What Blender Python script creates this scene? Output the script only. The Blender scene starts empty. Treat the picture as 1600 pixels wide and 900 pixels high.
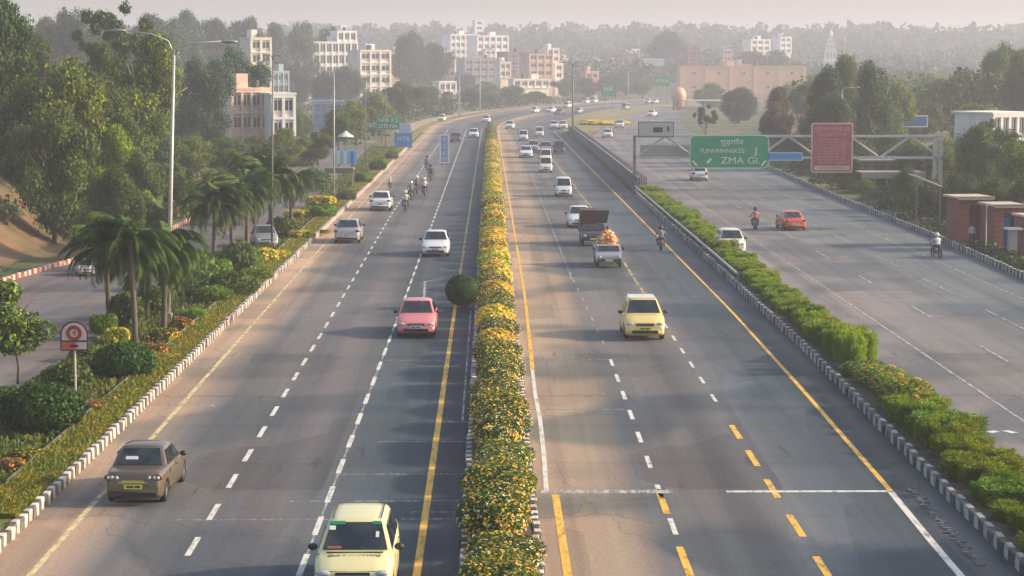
import bpy, math, random
import numpy as np
from mathutils import Vector, Matrix
R = math.radians
rng = np.random.default_rng(7)
random.seed(7)
S = bpy.context.scene
COL = S.collection
# ---------------------------------------------------------------- camera
EYE = 12.5; FPX = 3200.0
PITCH = math.atan(345 / FPX); YAW = math.atan(35 / FPX * math.cos(PITCH))
cam = bpy.data.cameras.new('camera'); cam.lens = FPX / 1600 * 36; cam.sensor_width = 36
cam.clip_start = 1.0; cam.clip_end = 9000
camo = bpy.data.objects.new('camera', cam); COL.objects.link(camo); S.camera = camo
camo.location = (0, 0, EYE); camo.rotation_euler = (math.pi / 2 - PITCH, 0, -YAW)
CF = Vector((math.sin(YAW) * math.cos(PITCH), math.cos(YAW) * math.cos(PITCH), -math.sin(PITCH)))
CR = Vector((math.cos(YAW), -math.sin(YAW), 0)); CU = CR.cross(CF)
# ---------------------------------------------------------------- world, sun, exposure
SUN_EL = R(22); SUN_AZ = R(85)          # azimuth clockwise from +Y (the road's direction)
w = bpy.data.worlds.new('World'); S.world = w; w.use_nodes = True
nt = w.node_tree; nt.nodes.clear()
sky = nt.nodes.new('ShaderNodeTexSky'); sky.sky_type = 'NISHITA'; sky.sun_disc = False
sky.sun_elevation = SUN_EL; sky.sun_rotation = SUN_AZ
sky.air_density = 1.2; sky.dust_density = 4.5; sky.ozone_density = 1.4; sky.altitude = 200
bg = nt.nodes.new('ShaderNodeBackground'); bg.inputs[1].default_value = 0.15
wo = nt.nodes.new('ShaderNodeOutputWorld')
nt.links.new(sky.outputs[0], bg.inputs[0]); nt.links.new(bg.outputs[0], wo.inputs[0])
sd = bpy.data.lights.new('sun', 'SUN'); sd.energy = 3.8; sd.angle = R(2.0); sd.color = (1.0, 0.81, 0.58)
so = bpy.data.objects.new('sun', sd); COL.objects.link(so)
sun_dir = Vector((math.sin(SUN_AZ) * math.cos(SUN_EL), math.cos(SUN_AZ) * math.cos(SUN_EL), math.sin(SUN_EL)))
so.rotation_euler = sun_dir.to_track_quat('Z', 'Y').to_euler(); so.location = (80, 60, 60)
S.view_settings.view_transform = 'Standard'; S.view_settings.look = 'None'
S.view_settings.exposure = 0.84; S.view_settings.gamma = 1.0
S.cycles.volume_bounces = 1; S.cycles.max_bounces = 6; S.cycles.transparent_max_bounces = 12
S.cycles.use_denoising = True
HAZE = 0.00057

def ray(px, py):
    return CF + CR * ((px - 800) / FPX) + CU * ((450 - py) / FPX)
def G(px, py, z=0.0):                     # ground point seen at a place in the photograph
    d = ray(px, py); t = (z - EYE) / d.z
    return Vector((d.x * t, d.y * t, z))
def P(px, py, Y):                         # point at depth Y along that ray
    d = ray(px, py); t = Y / d.y
    return Vector((d.x * t, Y, EYE + d.z * t))
def lin(pts):
    a = np.array(pts, float)
    return lambda y: float(np.interp(y, a[:, 0], a[:, 1]))
def sm(t):
    t = max(0.0, min(1.0, t)); return t * t * (3 - 2 * t)
def curve(y):                             # how far the highway has bent to the right at depth y
    return 0.0 if y < 410 else 5e-4 * (y - 410) ** 2
# ---------------------------------------------------------------- materials
MATS = {}
def mat(name, col, rough=0.7, metal=0.0, var=0.0, scale=3.0, col2=None, bump=0.0, spec=None, trans=0.0, objvar=0.0, emit=None, coat=0.0, lo=.35, hi=.65):
    if name in MATS: return MATS[name]
    m = bpy.data.materials.new(name); m.use_nodes = True; MATS[name] = m
    n = m.node_tree.nodes; L = m.node_tree.links; b = n['Principled BSDF']
    c = (*col, 1)
    b.inputs['Roughness'].default_value = rough; b.inputs['Metallic'].default_value = metal
    if spec is not None: b.inputs['Specular IOR Level'].default_value = spec
    if coat: b.inputs['Coat Weight'].default_value = coat; b.inputs['Coat Roughness'].default_value = .08
    b.inputs['Base Color'].default_value = c
    src = None
    if col2 is not None or var:
        if col2 is None: col2 = tuple(max(0, x * (1 - var)) for x in col)
        tc = n.new('ShaderNodeTexCoord'); no = n.new('ShaderNodeTexNoise'); no.inputs['Scale'].default_value = scale
        no.inputs['Detail'].default_value = 4
        L.new(tc.outputs['Object'], no.inputs['Vector'])
        rp = n.new('ShaderNodeValToRGB'); rp.color_ramp.elements[0].position = lo; rp.color_ramp.elements[1].position = hi
        rp.color_ramp.elements[0].color = c; rp.color_ramp.elements[1].color = (*col2, 1)
        L.new(no.outputs['Fac'], rp.inputs[0]); src = rp.outputs[0]
    if objvar:
        oi = n.new('ShaderNodeObjectInfo'); hs = n.new('ShaderNodeHueSaturation')
        mr = n.new('ShaderNodeMapRange'); mr.inputs[3].default_value = 1 - objvar; mr.inputs[4].default_value = 1 + objvar
        L.new(oi.outputs['Random'], mr.inputs[0]); L.new(mr.outputs[0], hs.inputs['Value'])
        mr2 = n.new('ShaderNodeMapRange'); mr2.inputs[3].default_value = .485; mr2.inputs[4].default_value = .515
        L.new(oi.outputs['Random'], mr2.inputs[0]); L.new(mr2.outputs[0], hs.inputs['Hue'])
        if src: L.new(src, hs.inputs['Color'])
        else: hs.inputs['Color'].default_value = c
        src = hs.outputs[0]
    if src: L.new(src, b.inputs['Base Color'])
    if bump:
        no2 = n.new('ShaderNodeTexNoise'); no2.inputs['Scale'].default_value = scale * 6
        bp = n.new('ShaderNodeBump'); bp.inputs['Strength'].default_value = bump
        L.new(no2.outputs['Fac'], bp.inputs['Height']); L.new(bp.outputs[0], b.inputs['Normal'])
    if trans:
        tl = n.new('ShaderNodeBsdfTranslucent'); mx = n.new('ShaderNodeMixShader'); mx.inputs[0].default_value = trans
        if src: L.new(src, tl.inputs[0])
        else: tl.inputs[0].default_value = c
        out = n['Material Output']
        L.new(b.outputs[0], mx.inputs[1]); L.new(tl.outputs[0], mx.inputs[2]); L.new(mx.outputs[0], out.inputs[0])
    if emit: b.inputs['Emission Color'].default_value = (*emit[0], 1); b.inputs['Emission Strength'].default_value = emit[1]
    return m

def road_mat(name, width, ramp, patch=.25):
    """asphalt: dust and wear change across the width (UV x, 0..1), tyre streaks and patches run along it, with cross shadows painted in"""
    m = bpy.data.materials.new(name); m.use_nodes = True
    n = m.node_tree.nodes; L = m.node_tree.links; b = n['Principled BSDF']
    b.inputs['Roughness'].default_value = .75; b.inputs['Specular IOR Level'].default_value = .3
    uv = n.new('ShaderNodeUVMap'); uv.uv_map = 'UVMap'
    sp = n.new('ShaderNodeSeparateXYZ'); L.new(uv.outputs[0], sp.inputs[0])
    # wobble of the bands
    mp0 = n.new('ShaderNodeMapping'); mp0.inputs['Scale'].default_value = (width * .15, .6, 1); L.new(uv.outputs[0], mp0.inputs[0])
    nz = n.new('ShaderNodeTexNoise'); nz.inputs['Scale'].default_value = 1.5; nz.inputs['Detail'].default_value = 5; L.new(mp0.outputs[0], nz.inputs[0])
    ma = n.new('ShaderNodeMath'); ma.operation = 'MULTIPLY_ADD'; ma.inputs[1].default_value = .07; ma.inputs[2].default_value = -.035
    L.new(nz.outputs['Fac'], ma.inputs[0])
    ad = n.new('ShaderNodeMath'); ad.operation = 'ADD'; L.new(sp.outputs[0], ad.inputs[0]); L.new(ma.outputs[0], ad.inputs[1])
    rp = n.new('ShaderNodeValToRGB'); el = rp.color_ramp.elements
    while len(el) < len(ramp): el.new(.5)
    for e, (p, c) in zip(el, ramp): e.position = p; e.color = (*c, 1)
    L.new(ad.outputs[0], rp.inputs[0])
    def layer(src, sc, rot, lo, hi, dark, fac, detail=3):
        mp = n.new('ShaderNodeMapping'); mp.inputs['Scale'].default_value = sc
        L.new(uv.outputs[0], mp.inputs[0])
        no = n.new('ShaderNodeTexNoise'); no.inputs['Scale'].default_value = 1; no.inputs['Detail'].default_value = detail
        L.new(mp.outputs[0], no.inputs[0])
        mr = n.new('ShaderNodeMapRange'); mr.inputs[1].default_value = lo; mr.inputs[2].default_value = hi
        mr.inputs[3].default_value = 0; mr.inputs[4].default_value = fac; L.new(no.outputs['Fac'], mr.inputs[0])
        mx = n.new('ShaderNodeMix'); mx.data_type = 'RGBA'; mx.blend_type = 'MULTIPLY' if max(dark) <= 1 else 'MIX'
        L.new(mr.outputs[0], mx.inputs[0]); L.new(src, mx.inputs[6]); mx.inputs[7].default_value = (*dark, 1)
        return mx.outputs[2]
    s = layer(rp.outputs[0], (width * 1.1, .12, 1), 0, .45, .7, (.62, .64, .7), .8)      # tyre streaks
    s = layer(s, (width * .12, 1.1, 1), 0, .52, .6, (.50, .62, .72), min(1, patch * 3), 1)       # cross patches of other asphalt, with shadow smears painted in
    s = layer(s, (width * .3, .5, 1), 0, .5, .75, (1.0, .86, .74), .8)                    # dusty blotches
    def cells(src, sc, lo, hi, seed):                                                     # resurfaced panels with straight edges
        mp = n.new('ShaderNodeMapping'); mp.inputs['Scale'].default_value = sc; mp.inputs['Location'].default_value = (seed, seed * 1.7, 0)
        L.new(uv.outputs[0], mp.inputs[0])
        vo = n.new('ShaderNodeTexVoronoi'); vo.distance = 'CHEBYCHEV'; vo.inputs['Scale'].default_value = 1; vo.inputs['Randomness'].default_value = .8
        L.new(mp.outputs[0], vo.inputs['Vector'])
        sr = n.new('ShaderNodeSeparateColor'); L.new(vo.outputs['Color'], sr.inputs[0])
        mr = n.new('ShaderNodeMapRange'); mr.inputs[3].default_value = lo; mr.inputs[4].default_value = hi; L.new(sr.outputs[0], mr.inputs[0])
        mx = n.new('ShaderNodeMix'); mx.data_type = 'RGBA'; mx.blend_type = 'MULTIPLY'; mx.inputs[0].default_value = 1
        cb = n.new('ShaderNodeCombineColor'); [L.new(mr.outputs[0], cb.inputs[i]) for i in range(3)]
        L.new(src, mx.inputs[6]); L.new(cb.outputs[0], mx.inputs[7]); return mx.outputs[2]
    s = cells(s, (width * .12, .9, 1), .80, 1.12, 3); s = cells(s, (width * .30, .30, 1), .86, 1.10, 9)
    s = layer(s, (width * .05, 6, 1), 0, .58, .66, (.80, .82, .85), .6, 2)                # thin cross shadow lines painted into the colour
    s = layer(s, (width * 1.6, 1.6, 1), 0, .66, .72, (.5, .5, .52), .8, 4)                # oil spots
    mp = n.new('ShaderNodeMapping'); mp.inputs['Scale'].default_value = (width * .22, 1.1, 1); L.new(uv.outputs[0], mp.inputs[0])
    nd = n.new('ShaderNodeTexNoise'); nd.inputs['Scale'].default_value = 3; nd.inputs['Detail'].default_value = 6; L.new(mp.outputs[0], nd.inputs[0])
    mv = n.new('ShaderNodeMix'); mv.data_type = 'VECTOR'; mv.inputs[0].default_value = .22; L.new(mp.outputs[0], mv.inputs[4]); L.new(nd.outputs['Color'], mv.inputs[5])
    vo = n.new('ShaderNodeTexVoronoi'); vo.feature = 'DISTANCE_TO_EDGE'; vo.inputs['Scale'].default_value = 1; L.new(mv.outputs[1], vo.inputs['Vector'])
    mr = n.new('ShaderNodeMapRange'); mr.inputs[1].default_value = .0; mr.inputs[2].default_value = .008; mr.inputs[3].default_value = .30; mr.inputs[4].default_value = 0; L.new(vo.outputs['Distance'], mr.inputs[0])
    mx = n.new('ShaderNodeMix'); mx.data_type = 'RGBA'; L.new(mr.outputs[0], mx.inputs[0]); L.new(s, mx.inputs[6]); mx.inputs[7].default_value = (.03, .03, .03, 1); s = mx.outputs[2]   # cracks
    s = layer(s, (width * 9, 60, 1), 0, .45, .7, (.72, .72, .72), .7, 2)                  # grain
    L.new(s, b.inputs['Base Color'])
    bp = n.new('ShaderNodeBump'); bp.inputs['Strength'].default_value = .15
    mp = n.new('ShaderNodeMapping'); mp.inputs['Scale'].default_value = (width * 14, 140, 1); L.new(uv.outputs[0], mp.inputs[0])
    no = n.new('ShaderNodeTexNoise'); no.inputs['Scale'].default_value = 1; L.new(mp.outputs[0], no.inputs[0])
    L.new(no.outputs['Fac'], bp.inputs['Height']); L.new(bp.outputs[0], b.inputs['Normal'])
    return m

def paint_mat(name, col, wear=.5):
    m = bpy.data.materials.new(name); m.use_nodes = True
    n = m.node_tree.nodes; L = m.node_tree.links; b = n['Principled BSDF']; b.inputs['Base Color'].default_value = (*col, 1)
    b.inputs['Roughness'].default_value = .65
    tc = n.new('ShaderNodeTexCoord'); mp = n.new('ShaderNodeMapping'); mp.inputs['Scale'].default_value = (3, .7, 1)
    no = n.new('ShaderNodeTexNoise'); no.inputs['Scale'].default_value = 1.6; no.inputs['Detail'].default_value = 8; no.inputs['Roughness'].default_value = .7
    L.new(tc.outputs['Object'], mp.inputs[0]); L.new(mp.outputs[0], no.inputs[0])
    mr = n.new('ShaderNodeMapRange'); mr.inputs[1].default_value = wear - .1; mr.inputs[2].default_value = wear + .12
    L.new(no.outputs['Fac'], mr.inputs[0])
    mr.inputs[3].default_value = 0; mr.inputs[4].default_value = .85
    tr = n.new('ShaderNodeBsdfTransparent'); mx = n.new('ShaderNodeMixShader')
    L.new(mr.outputs[0], mx.inputs[0]); L.new(b.outputs[0], mx.inputs[1]); L.new(tr.outputs[0], mx.inputs[2])
    L.new(mx.outputs[0], n['Material Output'].inputs[0])
    return m

# ---------------------------------------------------------------- mesh helpers
def tag(o, label=None, cat=None, group=None, kind=None):
    if label: o['label'] = label
    if cat: o['category'] = cat
    if group: o['group'] = group
    if kind: o['kind'] = kind
    return o
def link(name, data, parent=None):
    o = bpy.data.objects.new(name, data); COL.objects.link(o)
    if parent: o.parent = parent
    return o
def thing(name, label, cat, loc=(0, 0, 0), rz=0, group=None, sc=1.0):
    o = bpy.data.objects.new(name, None); COL.objects.link(o); o.empty_display_size = .3
    o.location = loc; o.rotation_euler = (0, 0, rz)
    o.scale = (sc, sc, sc) if not hasattr(sc, '__len__') else sc
    return tag(o, label, cat, group)
class MB:
    def __init__(s): s.v = []; s.f = []; s.m = []
    def add(s, vs, fs, mi=0):
        b = len(s.v); s.v += [tuple(v) for v in vs]; s.f += [tuple(b + i for i in f) for f in fs]; s.m += [mi] * len(fs); return s
    def box(s, c, d, mi=0, rz=0, rx=0):
        h = [x / 2 for x in d]
        vs = [Vector((sx * h[0], sy * h[1], sz * h[2])) for sz in (-1, 1) for sy in (-1, 1) for sx in (-1, 1)]
        M = Matrix.Rotation(rz, 3, 'Z') @ Matrix.Rotation(rx, 3, 'X')
        vs = [M @ v + Vector(c) for v in vs]
        return s.add(vs, [(0, 2, 3, 1), (4, 5, 7, 6), (0, 1, 5, 4), (2, 6, 7, 3), (0, 4, 6, 2), (1, 3, 7, 5)], mi)
    def tube(s, pts, rad, n=8, mi=0, cap=True):
        pts = [Vector(p) for p in pts]
        if not hasattr(rad, '__len__'): rad = [rad] * len(pts)
        rings = []
        for i, p in enumerate(pts):
            d = (pts[min(i + 1, len(pts) - 1)] - pts[max(i - 1, 0)]).normalized()
            a = d.orthogonal().normalized() if i == 0 else (a - d * a.dot(d)).normalized()
            c = d.cross(a)
            rings.append([p + (a * math.cos(2 * math.pi * k / n) + c * math.sin(2 * math.pi * k / n)) * rad[i] for k in range(n)])
        vs = [v for r in rings for v in r]; fs = []
        for i in range(len(pts) - 1):
            for k in range(n):
                fs.append((i * n + k, i * n + (k + 1) % n, (i + 1) * n + (k + 1) % n, (i + 1) * n + k))
        if cap: fs += [tuple(range(n - 1, -1, -1)), tuple((len(pts) - 1) * n + k for k in range(n))]
        return s.add(vs, fs, mi)
    def ell(s, c, r, nu=12, nv=7, mi=0, rz=0):
        vs = []; fs = []
        for j in range(nv + 1):
            t = math.pi * j / nv
            for i in range(nu):
                a = 2 * math.pi * i / nu
                x, y, z = r[0] * math.sin(t) * math.cos(a), r[1] * math.sin(t) * math.sin(a), r[2] * math.cos(t)
                vs.append((c[0] + x * math.cos(rz) - y * math.sin(rz), c[1] + x * math.sin(rz) + y * math.cos(rz), c[2] + z))
        for j in range(nv):
            for i in range(nu):
                fs.append((j * nu + i, (j + 1) * nu + i, (j + 1) * nu + (i + 1) % nu, j * nu + (i + 1) % nu))
        return s.add(vs, fs, mi)
    def lathe_x(s, c, prof, n=18, mi=0):            # profile (x, r) around an axis parallel to X
        vs = []; fs = []; k = len(prof)
        for i in range(n):
            a = 2 * math.pi * i / n
            for (x, r) in prof: vs.append((c[0] + x, c[1] + r * math.cos(a), c[2] + r * math.sin(a)))
        for i in range(n):
            for j in range(k - 1): fs.append((i * k + j, ((i + 1) % n) * k + j, ((i + 1) % n) * k + j + 1, i * k + j + 1))
        return s.add(vs, fs, mi)
    def slab(s, pts, t, mi=0):                      # thin solid from 3-D polygon, thickened by vector t
        n = len(pts); t = Vector(t); a = [Vector(p) for p in pts]
        return s.add(a + [p + t for p in a], [tuple(range(n)), tuple(range(2 * n - 1, n - 1, -1))] + [(i, i + n, (i + 1) % n + n, (i + 1) % n) for i in range(n)], mi)
    def data(s, name, mats, smooth=False):
        me = bpy.data.meshes.new(name); me.from_pydata(s.v, [], s.f)
        for m in (mats if isinstance(mats, (list, tuple)) else [mats]): me.materials.append(m)
        if len(set(s.m)) > 1: me.polygons.foreach_set('material_index', s.m)
        if smooth:
            me.polygons.foreach_set('use_smooth', [True] * len(s.f))
        me.update(); return me
    def build(s, name, mats, parent=None, smooth=False):
        return link(name, s.data(name, mats, smooth), parent)
def fast_mesh(name, V, F, mats, mi=None, smooth=False):
    me = bpy.data.meshes.new(name); V = np.asarray(V, np.float32); F = np.asarray(F, np.int32); k = F.shape[1]
    me.vertices.add(len(V)); me.vertices.foreach_set('co', V.ravel())
    me.loops.add(F.size); me.loops.foreach_set('vertex_index', F.ravel())
    me.polygons.add(len(F)); me.polygons.foreach_set('loop_start', np.arange(0, F.size, k, dtype=np.int32))
    for m in (mats if isinstance(mats, (list, tuple)) else [mats]): me.materials.append(m)
    if mi is not None: me.polygons.foreach_set('material_index', np.asarray(mi, np.int32))
    if smooth: me.polygons.foreach_set('use_smooth', np.ones(len(F), bool))
    me.update(calc_edges=True); return me
def setmat(o, m, i=0):
    o.material_slots[i].link = 'OBJECT'; o.material_slots[i].material = m
def strip(name, xl, xr, ys, z, m, kind='structure', w=1.0, cols=1):
    V = []; F = []; U = []
    for y in ys:
        a, b = xl(y), xr(y)
        for c in range(cols + 1):
            t = c / cols; V.append((a + (b - a) * t, y, z(y) if callable(z) else z)); U.append((t, y / 10))
    k = cols + 1
    for i in range(len(ys) - 1):
        for c in range(cols): F.append((i * k + c, i * k + c + 1, (i + 1) * k + c + 1, (i + 1) * k + c))
    me = fast_mesh(name, V, F, m); uv = me.uv_layers.new(name='UVMap')
    idx = np.empty(len(me.loops), np.int32); me.loops.foreach_get('vertex_index', idx)
    uv.data.foreach_set('uv', np.array(U, np.float32)[idx].ravel())
    o = link(name, me); o['kind'] = kind; return o
def yrange(a, b, s=6.0): return list(np.linspace(a, b, max(2, int((b - a) / s) + 1)))

# ================================================================= THE SETTING
# road edges (metres from the camera's plumb line, growing to the right)
LX0 = lambda y: -12.75 + curve(y)
LX1 = lambda y: -0.72 + curve(y)
MX0 = lambda y: 1.28 + curve(y)
_mr = lin([(30, 12.9), (60, 13.35), (90, 13.9), (130, 14.1), (200, 14.3), (300, 14.6), (400, 14.6), (900, 14.6)])
MX1 = lambda y: _mr(y) + curve(y)
_rl = lin([(30, 16.0), (60, 16.0), (130, 16.6), (230, 16.8), (300, 16.6), (380, 19), (421, 23), (500, 31), (571, 41), (640, 56), (720, 80), (900, 150)])
RX0 = lambda y: _rl(y)
_rr = lin([(30, 31), (120, 31.6), (150, 32.6), (190, 33), (300, 35.5), (421, 40), (500, 46), (571, 56), (640, 72), (720, 96), (900, 165)])
RX1 = lambda y: _rr(y)
SX1 = lin([(20, -18.8), (80, -18.5), (120, -17.6), (150, -16.4), (230, -17.2), (330, -19)])
SX0 = lin([(20, -30.5), (80, -29.5), (120, -28.3), (150, -24.6), (230, -24), (330, -26)])

def tz(x, y):
    """terrain height"""
    z = -0.06
    xs = SX0(min(y, 330)) - 3.0
    if y > 330: xs = -22 - (y - 330) * .04 + curve(min(y, 800)) * (1 if y > 410 else 0)
    d = xs - x
    if d > 0 and y < 900:
        z += (.4 + 5.6 * (1 - sm((y - 170) / 90))) * sm(d / 11) + 11 * sm((d - 38 - y * .06) / 90) * sm((y - 90) / 300)
    if y > 780: z += 30 * sm((y - 780) / 900)
    if x > 42 and y < 420: z += .8 * sm((x - 42) / 30)
    return z
gx = np.unique(np.concatenate([np.linspace(-3200, -300, 14), np.linspace(-300, -60, 25), np.linspace(-60, 70, 88), np.linspace(70, 300, 24), np.linspace(300, 3200, 14)]))
gy = np.unique(np.concatenate([np.linspace(-120, 40, 5), np.linspace(40, 420, 120), np.linspace(420, 900, 90), np.linspace(900, 1800, 24), np.linspace(1800, 4200, 8)]))
TV = [(x, y, tz(x, y)) for y in gy for x in gx]; nx = len(gx)
ii, jj = np.meshgrid(np.arange(len(gy) - 1), np.arange(nx - 1), indexing='ij')
a0 = (ii * nx + jj).ravel(); TF = np.stack([a0, a0 + 1, a0 + nx + 1, a0 + nx], 1)
m_ground = mat('earth_and_scrub', (.21, .125, .06), .95, col2=(.045, .075, .016), scale=.09, bump=.3, lo=.36, hi=.50)
g = link('ground', fast_mesh('ground', TV, TF, m_ground, smooth=True)); g['kind'] = 'structure'

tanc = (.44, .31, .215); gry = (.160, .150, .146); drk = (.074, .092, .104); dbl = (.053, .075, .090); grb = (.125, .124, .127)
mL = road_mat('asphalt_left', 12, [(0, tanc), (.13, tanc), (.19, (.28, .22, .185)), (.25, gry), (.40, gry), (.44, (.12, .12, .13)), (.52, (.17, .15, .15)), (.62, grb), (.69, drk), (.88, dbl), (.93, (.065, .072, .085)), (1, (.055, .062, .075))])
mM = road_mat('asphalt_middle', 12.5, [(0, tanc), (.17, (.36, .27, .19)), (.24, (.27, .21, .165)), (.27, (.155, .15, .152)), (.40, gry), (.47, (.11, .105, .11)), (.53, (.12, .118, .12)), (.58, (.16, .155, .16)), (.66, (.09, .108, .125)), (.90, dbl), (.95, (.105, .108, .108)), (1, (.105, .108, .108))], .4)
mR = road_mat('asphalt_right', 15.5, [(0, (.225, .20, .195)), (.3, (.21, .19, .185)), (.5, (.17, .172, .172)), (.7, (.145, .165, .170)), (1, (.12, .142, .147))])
mS = road_mat('asphalt_service', 10, [(0, (.18, .15, .14)), (.5, (.145, .135, .135)), (1, (.19, .16, .14))])
Y0 = 34
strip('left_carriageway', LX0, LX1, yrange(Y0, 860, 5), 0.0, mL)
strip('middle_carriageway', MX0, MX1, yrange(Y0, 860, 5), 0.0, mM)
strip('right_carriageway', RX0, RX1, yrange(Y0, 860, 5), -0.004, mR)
strip('service_road', SX0, SX1, yrange(Y0, 330, 5), -0.01, mS)
me_b = []; fb = []; xs_ = np.linspace(-46, -30.3, 24); ys_ = np.linspace(92, 152, 40)
for y in ys_:
    for x in xs_: me_b.append((x + (28.3 - 29.0) * 0, y, tz(x, y) + .06 + .18 * math.sin(x * 1.7 + y * .6) * math.sin(y * .9) ** 2))
for i in range(39):
    for j in range(23): fb.append((i * 24 + j, i * 24 + j + 1, (i + 1) * 24 + j + 1, (i + 1) * 24 + j))
o = link('earth_bank', fast_mesh('earth_bank', me_b, fb, mat('bare_brown_earth', (.20, .115, .06), .95, col2=(.10, .075, .03), scale=.35, bump=.5), smooth=True)); o['kind'] = 'structure'
# islands and verges
m_soil = mat('dry_soil', (.17, .12, .075), .95, var=.5, scale=1.2, bump=.4)
m_turf = mat('verge_turf', (.11, .125, .012), .95, col2=(.19, .15, .02), scale=.8, bump=.5)
m_lawn = mat('garden_soil_and_grass', (.06, .085, .016), .95, col2=(.12, .085, .04), scale=.6, bump=.5)
m_conc = mat('weathered_concrete', (.30, .29, .27), .9, var=.35, scale=2.5, bump=.2)
m_cdark = mat('grey_parapet_concrete', (.145, .145, .15), .9, var=.4, scale=1.5, bump=.2)
strip('central_reserve', lambda y: LX1(y) + .15, lambda y: MX0(y) - .15, yrange(Y0, 860, 5), .2, m_soil)
strip('separator_bed', lambda y: MX1(y) + .15, lambda y: RX0(y) - .12, yrange(Y0, 400, 5), .2, m_soil)
strip('grass_verge', lambda y: -14.3 + curve(y), lambda y: LX0(y) - .15, yrange(Y0, 700, 5), .26, m_turf)
strip('garden_ground', lambda y: SX1(min(y, 330)) + .3 if y < 330 else -18.7, lambda y: -14.3 + curve(y), yrange(Y0, 400, 5), .12, m_lawn)
strip('sandy_shoulder', lambda y: -19 + curve(y), lambda y: LX0(y) - .02, yrange(395, 860, 5), .012, mat('sand', (.36, .25, .17), .95, var=.25, scale=.2))
m_gore = mat('gore_grass', (.13, .14, .03), .95, col2=(.2, .15, .06), scale=.08)
strip('grass_gore', lambda y: MX1(y) + .1, lambda y: RX0(y) - .1, yrange(398, 860, 5), .03, m_gore)

# markings
pw = paint_mat('white_road_paint', (.62, .60, .55), .60)
pwf = paint_mat('faded_white_road_paint', (.42, .42, .40), .50)
pwr = paint_mat('thin_white_road_paint', (.50, .50, .47), .50)
py_ = paint_mat('yellow_road_paint', (.72, .42, .05), .60)
pyf = paint_mat('faded_yellow_road_paint', (.42, .34, .12), .54)
pyo = paint_mat('pale_yellow_road_paint', (.62, .50, .26), .56)
pjoint = paint_mat('pale_joint_filler', (.24, .25, .26), .46)
def line(name, X, a, b, wd, m, dash=None, z=.006, bend=True):
    segs = [(a, b)] if not dash else []
    if dash:
        y = a
        while y < b: segs.append((y, min(b, y + dash[1]))); y += dash[0] * random.uniform(.96, 1.04)
    V = []; F = []
    for (p, q) in segs:
        ys = yrange(p, q, 6) if not dash else [p, q]
        n0 = len(V)
        for y in ys:
            c = X(y) if callable(X) else X
            if bend: c += curve(y)
            ww = wd * (1 if y < 75 else max(.72, 1 - (y - 75) / 150) if y < 200 else .72 + (y - 200) / 500)
            V += [(c - ww / 2, y, z), (c + ww / 2, y, z)]
        F += [(n0 + 2 * i, n0 + 2 * i + 1, n0 + 2 * i + 3, n0 + 2 * i + 2) for i in range(len(ys) - 1)]
    o = link(name, fast_mesh(name, V, F, m)); o['kind'] = 'structure'; return o
line('edge_line', lin([(40, -11.35), (140, -11.75), (900, -11.8)]), 40, 850, .17, pyo)
line('lane_dashes', lin([(40, -7.75), (95, -7.95), (175, -8.4), (900, -8.4)]), 47.5, 420, .16, pw, (4.3, 2.1))
line('lane_dashes', lin([(40, -4.75), (100, -4.62), (900, -4.7)]), 49.6, 420, .16, pw, (4.3, 2.3))
line('lane_line', lin([(40, -4.75), (100, -4.62), (900, -4.7)]), 46, 400, .07, pwf, z=.004)
line('edge_line', -1.82, 40, 108, .20, py_)
line('edge_line', lambda y: -1.82 + .0007 * (y - 108), 112, 420, .20, pyf)
line('edge_line', lambda y: -.98, 72, 105, .08, pwf)
line('edge_line', lambda y: 1.92, 40, 59.2, .22, py_)
line('edge_line', lin([(59, 1.66), (70, 1.80), (80, 1.72), (95, 1.86), (300, 1.8)]), 59.6, 84, .15, pw)
line('edge_line', lin([(59, 1.66), (80, 1.74), (110, 1.92), (300, 1.75)]), 84, 420, .20, py_)
line('lane_dashes', lin([(40, 4.95), (60, 5.02), (90, 5.2), (130, 4.85), (300, 4.9)]), 54, 88, .15, pw, (4.5, 2.0))
line('lane_dashes', lin([(40, 4.95), (60, 5.02), (90, 5.2), (130, 4.85), (300, 4.9)]), 92, 200, .13, pyf, (4.4, 1.4))
line('lane_dashes', lin([(40, 4.9), (60, 5.0)]), 49.2, 60, .2, py_, (7.2, 3.4))
line('lane_line', lin([(130, 4.85), (300, 4.9)]), 120, 420, .08, pwf)
line('lane_dashes', lin([(40, 8.3), (75, 8.5), (125, 8.6), (185, 9.1), (300, 8.4)]), 48.8, 72, .2, py_, (4.8, 2.7))
line('lane_dashes', lin([(40, 8.3), (75, 8.5), (125, 8.6), (185, 9.1), (300, 8.4)]), 76, 108, .13, pw, (4.4, 1.7))
line('lane_dashes', lin([(40, 8.3), (75, 8.5), (125, 8.6), (185, 9.1), (300, 8.4)]), 112, 290, .22, pyf, (5.2, 4.2))
line('edge_line', lin([(59, 11.87), (80, 12.2), (105, 12.45), (400, 12.6)]), 59.6, 400, .17, py_)
line('edge_line', lin([(40, 11.5), (50, 11.62), (59.6, 11.86)]), 40, 59.5, .20, pw)
line('cross_line', lambda y: 3.45, 59.35, 59.85, 3.9, pwf, z=.009)
line('cross_line', lambda y: 9.4, 59.45, 59.7, 4.8, pw, z=.009)
for X_, a in ((19.0, 60), (22.1, 70), (25.6, 80), (28.8, 62)):
    line('lane_line', lambda y, X_=X_: X_ + (RX0(y) - 16.2) * (.9 if y > 230 else .5), a, 600 if X_ > 28 or X_ < 20 else 420, .12, pwf if X_ not in (22.1,) else pwr, bend=False, dash=None if X_ in (19.0, 28.8) else ((16, 5) if X_ < 24 else (16, 9)))
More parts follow.
